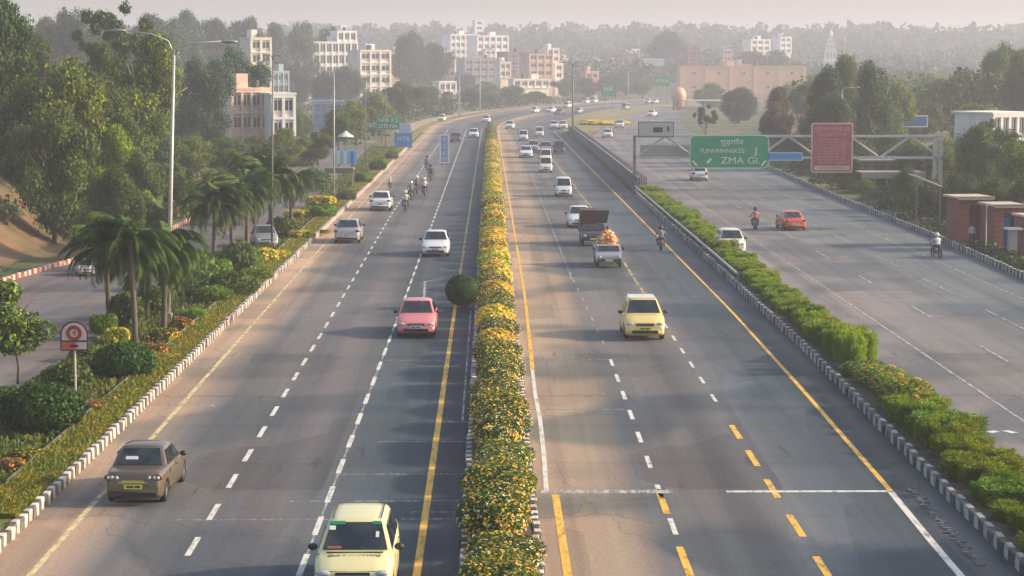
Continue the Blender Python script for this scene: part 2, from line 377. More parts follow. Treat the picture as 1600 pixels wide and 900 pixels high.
# thin cross joints on the left carriageway and the turning box beside the clipped ball shrub
for (px, py, wpx) in ((655, 563, 130), (670, 600, 120), (690, 659, 100), (680, 690, 180), (640, 741, 250), (600, 783, 330), (700, 800, 120), (680, 811, 110), (745, 493, 60), (650, 478, 110), (900, 562, 170), (470, 625, 0), (420, 812, 300), (900, 640, 160)):
    if not wpx: continue
    c = G(px, py); hw = wpx * c.y / FPX / 2
    mb = MB(); mb.add([(c.x - hw, c.y - .09, .003), (c.x + hw, c.y - .09, .003), (c.x + hw, c.y + .09, .003), (c.x - hw, c.y + .09, .003)], [(0, 1, 2, 3)])
    o = mb.build('joint_line', pjoint); o['kind'] = 'structure'
def pxline(name, pts, wd, m, z=.010):
    mb = MB()
    for a, b in zip(pts, pts[1:]):
        a, b = G(*a), G(*b); d = (b - a).normalized(); nrm = Vector((-d.y, d.x, 0)) * wd / 2
        mb.add([a - nrm + Vector((0, 0, z)), a + nrm + Vector((0, 0, z)), b + nrm + Vector((0, 0, z)), b - nrm + Vector((0, 0, z))], [(0, 1, 2, 3)]); z += .002
    o = mb.build(name, m); o['kind'] = 'structure'
pxline('turning_box_marking', [(662, 472), (664, 440), (700, 435)], .14, pwf)
pxline('small_road_marking', [(1205, 447), (1238, 449)], .5, pwf)
pxline('small_road_marking', [(1545, 676), (1558, 674)], .3, pw)
pxline('small_road_marking', [(1570, 673), (1586, 677)], .3, pw)
pxline('small_road_marking', [(316, 634), (341, 634)], .22, pwf)

mbs = MB()
for k in range(46):
    yy = 50.5 + k * .21; mbs.box((12.35 + random.uniform(-.08, .08) + k * .004, yy, .03), (random.uniform(.08, .3), .07, .06), rz=random.uniform(-.3, .3))
o = mbs.build('road_gravel', mat('road_stones', (.22, .21, .21), .9, var=.4)); tag(o, 'broken stones lying in a row beside the white edge line', 'gravel', kind='stuff')
# ---------------------------------------------------------------- kerbs
m_kw = mat('white_kerb_paint', (.62, .55, .50), .85, col2=(.30, .25, .21), scale=5, objvar=.22)
m_kb = mat('black_kerb_paint', (.045, .04, .04), .8, col2=(.15, .125, .11), scale=5, objvar=.3)
m_kw2 = mat('grey_white_kerb_paint', (.44, .44, .42), .85, col2=(.20, .20, .19), scale=5, objvar=.22)
m_kg = mat('kerb_concrete', (.27, .25, .22), .9, var=.3, scale=2)
def stone_mesh(nm, m, ln, h, wd=.2):
    mb = MB(); b = .02; L2 = ln / 2 - .012
    vs = []
    for y in (-L2, L2):
        vs += [(-wd / 2, y, 0), (wd / 2, y, 0), (wd / 2, y, h - b), (wd / 2 - b, y, h), (-wd / 2 + b, y, h), (-wd / 2, y, h - b)]
    mb.add(vs, [(5, 4, 3, 2, 1, 0), (6, 7, 8, 9, 10, 11)] + [(i, (i + 1) % 6, (i + 1) % 6 + 6, i + 6) for i in range(6)])
    return mb.data(nm, m)
def kerb(X, a, b, per, h, near, white=m_kw, black=m_kb, bend=False, name='kerb'):
    root = bpy.data.objects.new(name, None); COL.objects.link(root); root['kind'] = 'structure'
    mw = stone_mesh('kerb_stone', white, per / 2, h); mk = stone_mesh('kerb_stone', black, per / 2, h - .02)
    y = a; k = 0; rest = [MB(), MB()]
    while y < b:
        x = X(y)
        if y < near and k < 296:
            o = bpy.data.objects.new('kerb_stone', mw if k % 2 else mk); COL.objects.link(o); o.parent = root
            o.location = (x + random.uniform(-.025, .025), y, -.03 + random.uniform(-.025, .02)); o.rotation_euler = (random.uniform(-.03, .03), random.uniform(-.06, .06), random.uniform(-.05, .05) - math.atan2(X(y + 1) - X(y), 1))
        else:
            rest[k % 2].box((x, y, h / 2 - .01), (.2, per / 2 - .02, h))
        y += per / 2; k += 1
    for mb, m in zip(rest, (mk.materials[0], mw.materials[0])):
        if mb.v: o = mb.build('kerb_stones_beyond', m, root); o['kind'] = 'stuff'
kerb(lambda y: LX0(y) - .06, 48, 330, .75, .36, 150)
kerb(lambda y: LX1(y) + .06, 48, 260, .75, .28, 110)
kerb(lambda y: MX0(y) - .06, 48, 260, .75, .28, 120, m_kw, m_kb)
kerb(lambda y: MX1(y) + .06, 46, 200, 1.16, .40, 175, m_kw2)
kerb(lambda y: RX1(y) + .15, 100, 330, 1.0, .40, 240, m_kw2)
kerb(lambda y: SX0(y) - .12, 100, 230, .9, .3, 190, m_kw, mat('red_kerb_paint', (.30, .06, .03), .8))
mb = MB()
for y in np.arange(60, 200, 2.5): mb.box((-14.3, y + 1.2, .2), (.10, 2.46, .26 + random.uniform(-.02, .02)))
o = mb.build('garden_edging', m_kg); o['kind'] = 'structure'

# parapet wall with railing between the middle and the right road, from the end of the bed onwards
def parapet():
    t = thing('parapet_wall', 'grey concrete parapet wall with a metal railing between the middle and right roads', 'wall', (0, 0, 0))
    mb = MB(); ys = yrange(206, 395, 6)
    mr_ = MB()
    for a, b in zip(ys, ys[1:]):
        xa, xb = MX1(a) + .5, MX1(b) + .5
        for (x0, x1, z0, z1) in ((0, .28, 0, 1.45),):
            mb.add([(xa + x0, a, z0), (xa + x1, a, z0), (xa + x1, a, z1), (xa + x0, a, z1), (xb + x0, b - .02, z0), (xb + x1, b - .02, z0), (xb + x1, b - .02, z1), (xb + x0, b - .02, z1)],
                   [(0, 1, 2, 3), (7, 6, 5, 4), (0, 4, 5, 1), (1, 5, 6, 2), (2, 6, 7, 3), (3, 7, 4, 0)])
        mr_.tube([(xa + .14, a, 1.46), (xb + .14, b, 1.46)], .07, 6)
    mb.build('wall_panels', m_cdark, t)
    m_rail = mat('pale_rail', (.42, .42, .42), .5, .3)
    mr_.build('coping_rail', m_rail, t)
    m2 = MB()
    for y in np.arange(207, 390, 2.2):
        x = MX1(y) + 1.5
        m2.box((x, y, .7), (.09, .09, 1.5))
    for z in (.6, .95, 1.35):
        for a, b in zip(ys, ys[1:]): m2.tube([(MX1(a) + 1.5, a, z), (MX1(b) + 1.5, b, z)], .045, 5)
    m2.build('fence_rails', mat('dark_rail', (.10, .10, .10), .6, .3), t)
parapet()
def guard():
    t = thing('crash_barrier', 'thin pale crash barrier rail running beside the bright hedge before the parapet wall', 'barrier')
    mb = MB(); ps = MB()
    ys = yrange(118, 205, 4)
    for a, b in zip(ys, ys[1:]): mb.tube([(MX1(a) + .28, a, .62), (MX1(b) + .28, b, .62)], .075, 6)
    for y in ys: ps.box((MX1(y) + .3, y + .1, .35), (.1, .1, .7))
    mb.build('rail', mat('pale_rail', (.42, .42, .42), .5, .3), t)
    for y in ys:
        o = MB().box((0, 0, .35), (.09, .09, .7)).build('post', m_conc, t); o.location = (MX1(y) + .38, y, 0)
guard()

# ================================================================= PLANTS
def leaf_cloud(blobs, n, size, asp=.55, shell=(.55, 1.05), up=.2, jit=.8, rg=rng):
    B = np.array(blobs, float); wgt = (B[:, 3] * B[:, 4] + B[:, 4] * B[:, 5] + B[:, 3] * B[:, 5]); wgt /= wgt.sum()
    k = rg.choice(len(B), n, p=wgt); d = rg.normal(size=(n, 3)); d /= np.linalg.norm(d, axis=1)[:, None]
    r = shell[0] + (shell[1] - shell[0]) * rg.random(n) ** .6
    c = B[k, :3] + d * B[k, 3:6] * r[:, None]
    nn = d + rg.normal(size=(n, 3)) * jit; nn[:, 2] += up; nn /= np.linalg.norm(nn, axis=1)[:, None]
    t = np.cross(nn, rg.normal(size=(n, 3))); t /= np.linalg.norm(t, axis=1)[:, None] + 1e-9; b = np.cross(nn, t)
    s = size * rg.uniform(.55, 1.35, n)[:, None]
    V = np.stack([c - t * s, c - b * s * asp + nn * s * .15, c + t * s, c + b * s * asp + nn * s * .15], 1).reshape(-1, 3)
    F = np.arange(4 * n).reshape(n, 4); return V, F, d[:, 2]
def joinc(parts, name, mats):
    V = []; F = []; M = []; o = 0
    for (v, f, mi) in parts:
        V.append(v); F.append(f + o); M.append(np.full(len(f), mi)); o += len(v)
    return fast_mesh(name, np.concatenate(V), np.concatenate(F), mats, np.concatenate(M))
def leafmat(name, col, col2, sc=.8, tr=.25, ov=.22, lo=.38, hi=.62): return mat(name, col, .6, col2=col2, scale=sc, trans=tr, objvar=ov, spec=.25, lo=lo, hi=hi)
LM = dict(
    mid=leafmat('mid_green_leaves', (.055, .105, .018), (.10, .150, .020)),
    dark=leafmat('dark_green_leaves', (.024, .062, .018), (.042, .085, .018)),
    olive=leafmat('olive_leaves', (.070, .120, .018), (.13, .160, .020)),
    yellow=leafmat('yellow_green_leaves', (.17, .27, .012), (.30, .36, .016)),
    bright=leafmat('bright_green_leaves', (.10, .22, .012), (.18, .27, .014)),
    brown=leafmat('brownish_leaves', (.11, .075, .02), (.16, .10, .025)),
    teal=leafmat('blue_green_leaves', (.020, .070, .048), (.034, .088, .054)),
    palm=leafmat('palm_leaves', (.018, .050, .010), (.080, .125, .014), sc=1.6, ov=.15),
    ball=leafmat('clipped_leaves', (.022, .075, .010), (.045, .12, .012)),
)
m_bark = mat('grey_brown_bark', (.13, .10, .075), .95, var=.5, scale=2, bump=.5)
m_barkp = mat('pale_bark', (.40, .36, .30), .9, var=.3, scale=2, bump=.3)
# every prototype is 10 m tall, crown about 8 m across
def limbs(forks, r0, seed, lean=0, base=3.4, top=(0, 0, 7.5)):
    rg = np.random.default_rng(seed); mb = MB()
    tp = Vector(top)
    pts = [Vector((0, 0, -.6)), Vector((lean * .3 + rg.normal() * .1, rg.normal() * .1, base * .5)), Vector((lean, rg.normal() * .15, base)), Vector((lean * 1.3 + tp.x * .5, 0, (base + tp.z) / 2)), tp + Vector((lean * 1.5, 0, 0))]
    mb.tube(pts, [r0, r0 * .8, r0 * .66, r0 * .4, r0 * .12], 8)
    for k in range(forks):
        a = 2 * math.pi * k / forks + rg.uniform(-.4, .4); s = rg.uniform(.0, .75)
        st = pts[2].lerp(pts[4], s * .6); ln = rg.uniform(2.0, 3.4) * (1 - s * .4)
        e = st + Vector((math.cos(a) * ln, math.sin(a) * ln, ln * rg.uniform(.5, 1.1)))
        m_ = st.lerp(e, .5) + Vector((0, 0, rg.uniform(.1, .5)))
        mb.tube([st, m_, e], [r0 * .42, r0 * .28, r0 * .08], 6)
        for q in range(2):
            e2 = m_ + Vector((rg.normal() * 1.1, rg.normal() * 1.1, rg.uniform(.6, 1.6))); mb.tube([m_, e2], [r0 * .2, r0 * .05], 5)
    return mb
def crown_blobs(kind, seed):
    rg = np.random.default_rng(seed); B = []
    if kind == 'broad':
        for k in range(34):
            a = rg.uniform(0, 2 * math.pi); r = rg.uniform(0, 3.3) ** 1; z = 5.6 + rg.uniform(-3.6, 3.2) * (1 - r / 4.6)
            q = rg.uniform(.7, 1.35); B.append((math.cos(a) * r, math.sin(a) * r, z, q, q, q * .8))
    if kind == 'round':
        for k in range(34):
            d = rg.normal(size=3); d /= np.linalg.norm(d); q = rg.uniform(.7, 1.3)
            B.append((d[0] * 2.9, d[1] * 2.9, 5.7 + d[2] * 3.2, q, q, q * .85))
        B.append((0, 0, 6, 2.6, 2.6, 2.4))
    if kind == 'tall':
        for k in range(36):
            z = rg.uniform(.9, 9.3); rr = 3.1 * math.sin(math.pi * min(1, (z + .6) / 10.2)) ** .8 ; a = rg.uniform(0, 6.28); r = rr * rg.uniform(.2, 1)
            q = rg.uniform(.65, 1.2); B.append((math.cos(a) * r, math.sin(a) * r, z, q, q, q * 1.1))
    if kind == 'sparse':
        for k in range(20):
            a = rg.uniform(0, 6.28); r = rg.uniform(.6, 3.6); z = 7 + rg.uniform(-2.8, 2.4) * (1 - r / 5)
            q = rg.uniform(.4, .85); B.append((math.cos(a) * r, math.sin(a) * r, z, q, q, q * .65))
    return B
PROTO = {}
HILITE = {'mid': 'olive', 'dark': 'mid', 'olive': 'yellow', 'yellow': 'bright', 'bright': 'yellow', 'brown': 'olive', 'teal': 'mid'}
def proto(kind, v=0):
    if (kind, v) not in PROTO:
        sd = {'broad': 11, 'round': 22, 'tall': 33, 'sparse': 44}[kind] + v * 7
        n = {'broad': 20000, 'round': 19000, 'tall': 20000, 'sparse': 4500}[kind]
        rg = np.random.default_rng(sd); B = crown_blobs(kind, sd)
        V1, F1, _ = leaf_cloud(B, n, .145, .5, (.35, 1.10), rg=rg, jit=.9)
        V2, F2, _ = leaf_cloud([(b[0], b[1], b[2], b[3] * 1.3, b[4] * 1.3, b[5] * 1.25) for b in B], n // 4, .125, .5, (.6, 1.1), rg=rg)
        tm = limbs(8 if kind != 'tall' else 6, .24 if kind != 'sparse' else .17, sd, top=(0, 0, 8)).data('trunk', m_bark, True)
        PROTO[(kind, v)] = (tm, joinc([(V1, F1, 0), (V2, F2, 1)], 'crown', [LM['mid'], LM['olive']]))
    return PROTO[(kind, v)]
def tree_at(x, y, h, wd, kind, leaf, label, group='trees', v=0, name='tree', bark=None, tilt=0, z=None, sink=0.0):
    h += sink; z = tz(x, y) - sink if z is None else z
    tm, cm = proto(kind, v)
    sx = max(wd / 8, h / 10 * .60); t = thing(name, label, 'tree', (x, y, tz(x, y) if z is None else z), random.uniform(0, 6.28) if not tilt else 0, group, (sx, sx, h / 10))
    t.rotation_euler[1] = tilt
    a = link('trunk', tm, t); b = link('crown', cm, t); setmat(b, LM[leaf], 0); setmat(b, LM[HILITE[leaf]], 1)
    if bark: setmat(a, bark)
    return t
def tree(px, ptop, wpx, Y, kind, leaf, label, group, v=0, **k):
    while 1150 < px and Y < 420 and P(px, ptop, Y).x < RX1(Y) + 2.2 + wpx * Y / FPX * .38: Y += 3   # keep clear of the right road
    p = P(px, ptop, Y); base = tz(p.x, Y); h = p.z - base
    return tree_at(p.x, Y, max(2.0, h / .95), wpx * Y / FPX, kind, leaf, label, group, v, **k)

g1 = 'trees on the wooded bank left of the service road'
tree(0, -30, 90, 158, 'broad', 'dark', 'tall dark tree at the very left edge with its top cut off by the frame', g1, 0)
tree(48, 30, 100, 185, 'broad', 'mid', 'mid green tree rising behind the tall dark tree at the left edge', g1, 1)
tree(16, 150, 110, 156, 'round', 'dark', 'low dark shaded tree at the left edge above the brown earth bank', g1, 0)
tree(92, 62, 120, 150, 'broad', 'olive', 'bushy olive tree on the bank left of the leaning pale trunk', g1, 1)
tree(196, 38, 110, 178, 'broad', 'olive', 'spreading yellow-green tree whose pale trunk leans to the right', g1, 2, bark=m_barkp, tilt=.18)
tree(152, 60, 80, 190, 'broad', 'mid', 'green crown filling the gap behind the leaning pale trunk', g1, 2)
tree(172, -12, 60, 215, 'sparse', 'dark', 'thin nearly leafless treetop standing up against the pale sky', g1, 0)
tree(122, 150, 100, 160, 'round', 'mid', 'dense tall tree in shade over the middle of the left bank', g1, 0)
tree(175, 190, 70, 150, 'broad', 'yellow', 'bright yellow-green tall bush tree catching the sun on the left bank', g1, 2)
tree(66, 200, 100, 154, 'round', 'mid', 'rounded tree standing just above the brown earth slope', g1, 1)
tree(232, 100, 85, 240, 'round', 'teal', 'dark blue-green tree just left of the tallest street lamp', g1, 1)
tree(208, 215, 90, 150, 'broad', 'mid', 'shaded green tree below the leaning trunk', g1, 0)
tree(262, 245, 80, 165, 'sparse', 'mid', 'loose airy tree seen through the tallest street lamp pole', g1, 1)
tree(236, 320, 60, 140, 'round', 'dark', 'small dark rounded tree behind the palm cluster', g1, 2)
tree(318, 88, 100, 262, 'round', 'teal', 'big dark blue-green round tree right of the tallest street lamp', g1, 0)
tree(372, 55, 85, 285, 'broad', 'teal', 'dark tree with ragged top touching the peach apartment tower', g1, 1)
tree(300, 205, 85, 210, 'broad', 'olive', 'sunlit olive tree below the big round dark tree', g1, 0)
tree(352, 215, 85, 225, 'round', 'mid', 'rounded mid green tree below the peach apartment tower', g1, 2)
tree(404, 205, 75, 235, 'broad', 'mid', 'bushy green tree before the base of the peach apartment tower', g1, 1)
tree(448, 198, 75, 250, 'broad', 'olive', 'olive tree standing below the white house with grey windows', g1, 2)
tree(128, 300, 60, 146, 'broad', 'olive', 'low olive tree at the foot of the left bank', g1, 1)
tree(150, 270, 80, 150, 'sparse', 'mid', 'slim green tree rising from the foot of the left bank', g1, 1)
g2 = 'hazy trees along the top of the left hill'
for i, (px, top, wd, Y, kd, lf, lb) in enumerate([
    (112, 12, 50, 420, 'round', 'teal', 'hazy dark tree with a knobbed top left of the thin leafless treetop'),
    (20, 22, 60, 330, 'broad', 'mid', 'hazy tree peeping over the left edge trees'),
    (75, 22, 60, 460, 'broad', 'mid', 'pale hazy tree between the left edge trees and the knobbed one'),
    (232, 4, 50, 470, 'broad', 'teal', 'hazy treetop directly above the long arm of the tallest lamp'),
    (262, 28, 60, 520, 'round', 'teal', 'hazy tree just right of the tallest lamp top'),
    (288, 12, 52, 560, 'broad', 'teal', 'hazy dome-topped tree between the lamp and the gap in the hill line'),
    (336, 14, 56, 600, 'broad', 'teal', 'hazy tree with a pointed top above the right lamp arm'),
    (384, 26, 52, 640, 'round', 'teal', 'hazy rounded tree left of the peach apartment tower roof'),
    (428, 32, 56, 680, 'broad', 'teal', 'hazy tree behind the roof of the peach apartment tower'),
    (475, 32, 50, 700, 'round', 'teal', 'hazy tree directly left above the white framed office block'),
    (513, 28, 44, 720, 'broad', 'teal', 'hazy pointed tree directly above the white framed office block'),
    (170, 20, 60, 480, 'broad', 'mid', 'hazy tree behind the thin leafless treetop')]):
    tree(px, top, wd, Y, kd, lf, lb, g2, i % 3)
g3 = 'trees between the far buildings and the left carriageway'
for i, (px, top, wd, Y, kd, lf, lb) in enumerate([
    (497, 205, 60, 262, 'round', 'mid', 'rounded tree below the pale blue shed'),
    (556, 150, 70, 330, 'broad', 'olive', 'olive tree left of the green direction sign'),
    (528, 172, 60, 300, 'round', 'mid', 'tree right beside the pale blue shed'),
    (590, 140, 60, 400, 'broad', 'olive', 'dry olive tree below the cream storeys of the office block'),
    (632, 120, 70, 470, 'broad', 'mid', 'tree behind the blue board cluster'),
    (640, 52, 62, 760, 'round', 'teal', 'hazy dark round tree right of the cream storeys'),
    (676, 58, 66, 800, 'broad', 'teal', 'hazy broad tree left of the white hilltop flats'),
    (668, 135, 50, 560, 'round', 'mid', 'green tree above the bend of the left carriageway'),
    (700, 142, 44, 600, 'broad', 'mid', 'second small tree above the road bend, below the white low shed'),
    (736, 138, 40, 620, 'round', 'teal', 'dark green tree at the bend beside a slim lamp pole'),
    (768, 142, 44, 640, 'broad', 'mid', 'tree left of the peach fronted house beyond the bend'),
    (800, 134, 46, 660, 'round', 'mid', 'rounded green tree before the peach fronted house'),
    (838, 140, 44, 690, 'broad', 'mid', 'small green tree right of the peach fronted house'),
    (880, 118, 40, 760, 'broad', 'mid', 'hazy tree behind the lone mid-road lamp pole'),
    (920, 120, 56, 800, 'broad', 'teal', 'hazy tree behind the farther green sign'),
    (962, 112, 56, 820, 'round', 'teal', 'hazy bluish tree between the two far green signs'),
    (1004, 118, 50, 800, 'broad', 'mid', 'hazy tree left of the orange domed kiosk'),
    (1043, 50, 64, 1000, 'round', 'teal', 'large dark round tree standing above the white billboard')]):
    tree(px, top, wd, Y, kd, lf, lb, g3, i % 3)
g4 = 'trees right of the right road'
for i, (px, top, wd, Y, kd, lf, lb) in enumerate([
    (1103, 158, 46, 330, 'sparse', 'dark', 'small dark forked tree standing alone above the green gantry sign'),
    (1155, 136, 60, 460, 'round', 'teal', 'blue-green tree right of the small forked tree'),
    (1216, 132, 66, 300, 'broad', 'brown', 'brownish tree between the green and the red gantry signs'),
    (1252, 118, 50, 335, 'sparse', 'mid', 'slim tree touching the left side of the dark grove'),
    (1288, 104, 72, 270, 'tall', 'dark', 'dark column-like tree directly behind the red sign'),
    (1322, 100, 60, 290, 'tall', 'mid', 'tall olive-topped tree behind the right edge of the red sign'),
    (1360, 96, 74, 262, 'tall', 'dark', 'darkest tall tree in the grove right of the red sign'),
    (1398, 110, 60, 300, 'broad', 'olive', 'olive tree at the right end of the dark grove'),
    (1300, 150, 80, 250, 'round', 'dark', 'dark low tree filling the foot of the grove behind the red sign'),
    (1440, 150, 80, 320, 'broad', 'mid', 'tree beside the blue hoarding'),
    (1500, 95, 90, 380, 'broad', 'olive', 'pale olive tree far right behind the columned building'),
    (1565, 72, 80, 340, 'round', 'mid', 'big hazy tree above the columned white building'),
    (1600, 60, 60, 330, 'broad', 'mid', 'hazy tree cut by the right edge of the frame above the columned building'),
    (1478, 205, 90, 215, 'broad', 'olive', 'sunlit olive tree right behind the right gantry post'),
    (1535, 190, 110, 195, 'broad', 'mid', 'broad green tree above the two brick booths'),
    (1590, 215, 90, 178, 'round', 'olive', 'rounded tree at the right edge above the open-fronted stall'),
    (1430, 225, 80, 225, 'round', 'dark', 'dark tree behind the long white-fasciaed shed'),
    (1240, 210, 70, 235, 'round', 'dark', 'dark round tree under the blue gantry plate'),
    (1340, 215, 60, 240, 'round', 'mid', 'tree behind the red sign at the left of the open truss')]):
    tree(px, top, wd, Y, kd, lf, lb, g4, i % 3, sink=1.5)
g7 = 'low dark trees along the far side of the right road'
for i, (px, top, wd, Y, kd, lf, lb) in enumerate([
    (1212, 236, 50, 215, 'round', 'dark', 'low dark tree under the left end of the blue gantry plate'), (1262, 262, 60, 190, 'broad', 'dark', 'low dark tree below the red sign corner'),
    (1305, 275, 60, 176, 'round', 'mid', 'low rounded tree directly below the red sign'), (1352, 282, 66, 165, 'broad', 'bright', 'low sunlit yellow-green tree before the open shed'),
    (1392, 300, 62, 157, 'round', 'dark', 'low dark tree before the middle of the open shed'), (1432, 318, 56, 152, 'broad', 'dark', 'low dark tree just left of the left brick booth'),
    (1500, 268, 90, 168, 'round', 'dark', 'dark crown rising directly over the left brick booth'), (1556, 262, 90, 165, 'broad', 'mid', 'crown rising directly over the middle brick booth'),
    (1600, 280, 60, 160, 'round', 'dark', 'dark crown at the right edge over the rightmost booth'), (1330, 232, 60, 205, 'broad', 'mid', 'tree whose top shows between the red sign and the truss'),
    (1460, 262, 60, 172, 'broad', 'mid', 'green crown hiding the right gantry post foot'), (1532, 300, 50, 156, 'broad', 'dark', 'dark crown rising between the left and middle brick booths'),
    (1590, 312, 50, 152, 'round', 'mid', 'green crown directly behind the rightmost booth roof'), (1275, 225, 60, 225, 'broad', 'mid', 'green crown left of the red sign'), (1418, 262, 56, 174, 'round', 'mid', 'green crown over the right end of the open shed roof'),
    (1560, 200, 110, 205, 'round', 'dark', 'wide dark crown below the columned building'), (1545, 172, 60, 240, 'broad', 'dark', 'dark crown covering the left end of the columned building'), (1400, 205, 76, 250, 'round', 'mid', 'round tree behind the middle of the truss'), (1520, 150, 90, 280, 'broad', 'olive', 'olive tree left of the columned building')]):
    tree(px, top, wd, Y, kd, lf, lb, g7, i % 3, sink=2.2)
g8 = 'more trees on the left bank'
for i, (px, top, wd, Y, kd, lf, lb) in enumerate([
    (30, 120, 90, 150, 'broad', 'dark', 'dark crown behind the round tree above the earth slope'), (78, 130, 90, 142, 'broad', 'mid', 'green crown in the middle of the left tree mass'),
    (135, 110, 90, 160, 'round', 'mid', 'round green crown below the leaning pale trunk left side'), (190, 150, 100, 158, 'broad', 'mid', 'green crown below the leaning pale trunk right side'),
    (235, 190, 90, 185, 'round', 'teal', 'blue-green tree right behind the tallest lamp pole lower half'), (180, 262, 80, 134, 'round', 'mid', 'low round tree near the service road bend'),
    (225, 282, 80, 142, 'broad', 'olive', 'low olive tree near the service road bend'), (285, 270, 70, 175, 'round', 'mid', 'low tree between the tallest lamp and the tall slim palm'),
    (325, 262, 80, 190, 'broad', 'olive', 'low olive tree above the tall slim palm'), (375, 255, 70, 205, 'round', 'mid', 'low green tree above the service road car'),
    (425, 250, 66, 225, 'broad', 'mid', 'green tree left of the pale stretch of service road'), (470, 222, 60, 262, 'round', 'mid', 'green tree at the end of the pale service road stretch'),
    (285, 140, 70, 300, 'broad', 'teal', 'blue-green tree between the two big dark round trees'), (395, 130, 60, 330, 'round', 'teal', 'dark tree covering the left foot of the peach apartment tower'),
    (460, 165, 60, 350, 'broad', 'mid', 'tree between the white house and the pale blue shed'), (112, 290, 50, 150, 'tall', 'olive', 'spiky olive bush tree at the top of the brown earth slope')]):
    tree(px, top, wd, Y, kd, lf, lb, g8, i % 3, sink=2.0)
g9 = 'hazy trees hiding the foot of the hillside buildings'
for i, (px, top, wd, Y, kd, lf, lb) in enumerate([
    (462, 98, 60, 600, 'round', 'teal', 'hazy crown below the left end of the framed office block'), (500, 103, 70, 610, 'broad', 'teal', 'hazy crown below the middle of the framed office block'),
    (542, 104, 60, 605, 'round', 'teal', 'hazy crown below the right end of the framed office block'), (578, 138, 56, 540, 'broad', 'mid', 'green crown below the left half of the cream storeys'),
    (612, 136, 50, 560, 'round', 'mid', 'green crown below the right half of the cream storeys'), (440, 118, 50, 590, 'broad', 'teal', 'hazy crown above the roof of the white house with grey windows'),
    (720, 112, 50, 850, 'round', 'teal', 'hazy crown left of the brown roofed low house'), (760, 122, 50, 760, 'broad', 'mid', 'crown under the brown roofed low house'),
    (1110, 128, 60, 640, 'broad', 'mid', 'crown standing before the left part of the long peach wall'), (1240, 130, 60, 560, 'round', 'mid', 'crown standing before the right end of the long peach wall')]):
    tree(px, top, wd, Y, kd, lf, lb, g9, i % 3, sink=2.0)
# trees that stand beside the right road just outside the picture (they shade the near asphalt)
for k, (x, y, h, wd) in enumerate([(36, 51, 13, 9)]):
    tree_at(x, y, h, wd, 'broad', 'mid', ['large roadside tree shading the bottom of the picture from the right', 'slender roadside tree next after the large one at the near right', 'third roadside tree at the near right, farthest from the camera'][k], 'roadside trees at the near right', k)

# -- palms
def palm_mesh(seed, nf=18, L=3.6, droop=1.0):
    rg = np.random.default_rng(seed); Vs = []; Fs = []; n0 = 0
    for k in range(nf):
        a = 2 * math.pi * k / nf * 2.4 + rg.uniform(-.3, .3); el = rg.uniform(-.25, 1.5); l = L * rg.uniform(.8, 1.1)
        d = np.array([math.cos(a), math.sin(a), 0.0]); side = np.array([-math.sin(a), math.cos(a), 0.0])
        p = np.array([0, 0, 0.0]); ns = 16; pts = []
        ang = el
        for s in range(ns + 1):
            pts.append(p.copy()); ang -= (1.55 * droop + .3 * rg.random()) / ns * (1 + s / ns)
            p = p + (d * math.cos(ang) + np.array([0, 0, math.sin(ang)])) * l / ns
        for s in range(2, ns):
            tdir = pts[s + 1] - pts[s]; tdir /= np.linalg.norm(tdir)
            ll = .85 * math.sin(math.pi * (s / ns) ** .8) + .15
            for sg in (-1, 1):
                for sub in (0, .5):
                    q = pts[s] + (pts[s + 1] - pts[s]) * sub
                    lf = side * sg * .75 + tdir * .6 + np.array([0, 0, -.35 - .3 * rg.random()]); lf /= np.linalg.norm(lf)
                    e = q + lf * ll; wv = tdir * .04
                    Vs += [q - wv, q + wv, (q + e) / 2 + wv * 1.1 + np.array([0, 0, .05]), e]; Fs.append([n0, n0 + 1, n0 + 2, n0 + 3]); n0 += 4
            up = np.array([0, 0, .03]); Vs += [pts[s] - side * .03, pts[s] + side * .03, pts[s + 1] + side * .02 + up * 0, pts[s + 1] - side * .02]; Fs.append([n0, n0 + 1, n0 + 2, n0 + 3]); n0 += 4
    return fast_mesh('crown', np.array(Vs), np.array(Fs), LM['palm'])
PALM = [palm_mesh(1, 46, 3.3, .8), palm_mesh(2, 48, 3.2, .7), palm_mesh(3, 44, 3.1, .9)]
PTR = []
for s in range(2):
    mb = MB(); pts = []; rad = []
    for k in range(15):
        z = k / 14; pts.append((.12 * math.sin(z * 3 + s), .1 * z, z * 1.0)); rad.append((.17 - .05 * z) * (1.12 if k % 2 else .95))
    for i in range(14): pass
    mb.tube(pts, rad, 9); PTR.append(mb.data('trunk', m_bark, True))
def palm(px, pbase, pcrown, label, v=0, sc=1.0, group='palms between the service road and the left carriageway', leaf=None):
    b = G(px, pbase); top = P(px, pcrown, b.y); h = top.z
    t = thing('palm_tree', label, 'palm tree', (b.x, b.y, .1), random.uniform(0, 6), group)
    tr = link('trunk', PTR[v % 2], t); tr.scale = (1.0 * sc, 1.0 * sc, h)
    c = link('crown', PALM[v % 3], t); c.location = (.12 * math.sin(3 + v % 2) * sc, .1 * sc, h); c.scale = (sc, sc, sc)
    if leaf: setmat(c, LM[leaf])
    return t
palm(172, 520, 392, 'palm with a thick bare trunk at the left of the near palm cluster', 0, .78)
palm(210, 545, 384, 'tallest near palm in the middle of the near palm cluster', 1, .84)
palm(256, 530, 390, 'palm at the right of the near palm cluster beside the lamp pole', 2, .82)
palm(230, 505, 418, 'short low palm tucked under the near palm cluster', 1, .9)
palm(334, 418, 322, 'tall slim palm between the lamp pole and the second lamp pole', 0, .85)
palm(364, 398, 320, 'slim palm right after the tall slim palm by the service road', 2, .85)
palm(384, 392, 300, 'palm standing just left of the second lamp pole', 1, .9)
palm(424, 378, 278, 'leafy palm directly behind the second lamp pole', 0, 1.0)
palm(456, 350, 290, 'small palm right of the second lamp pole', 2, .8)
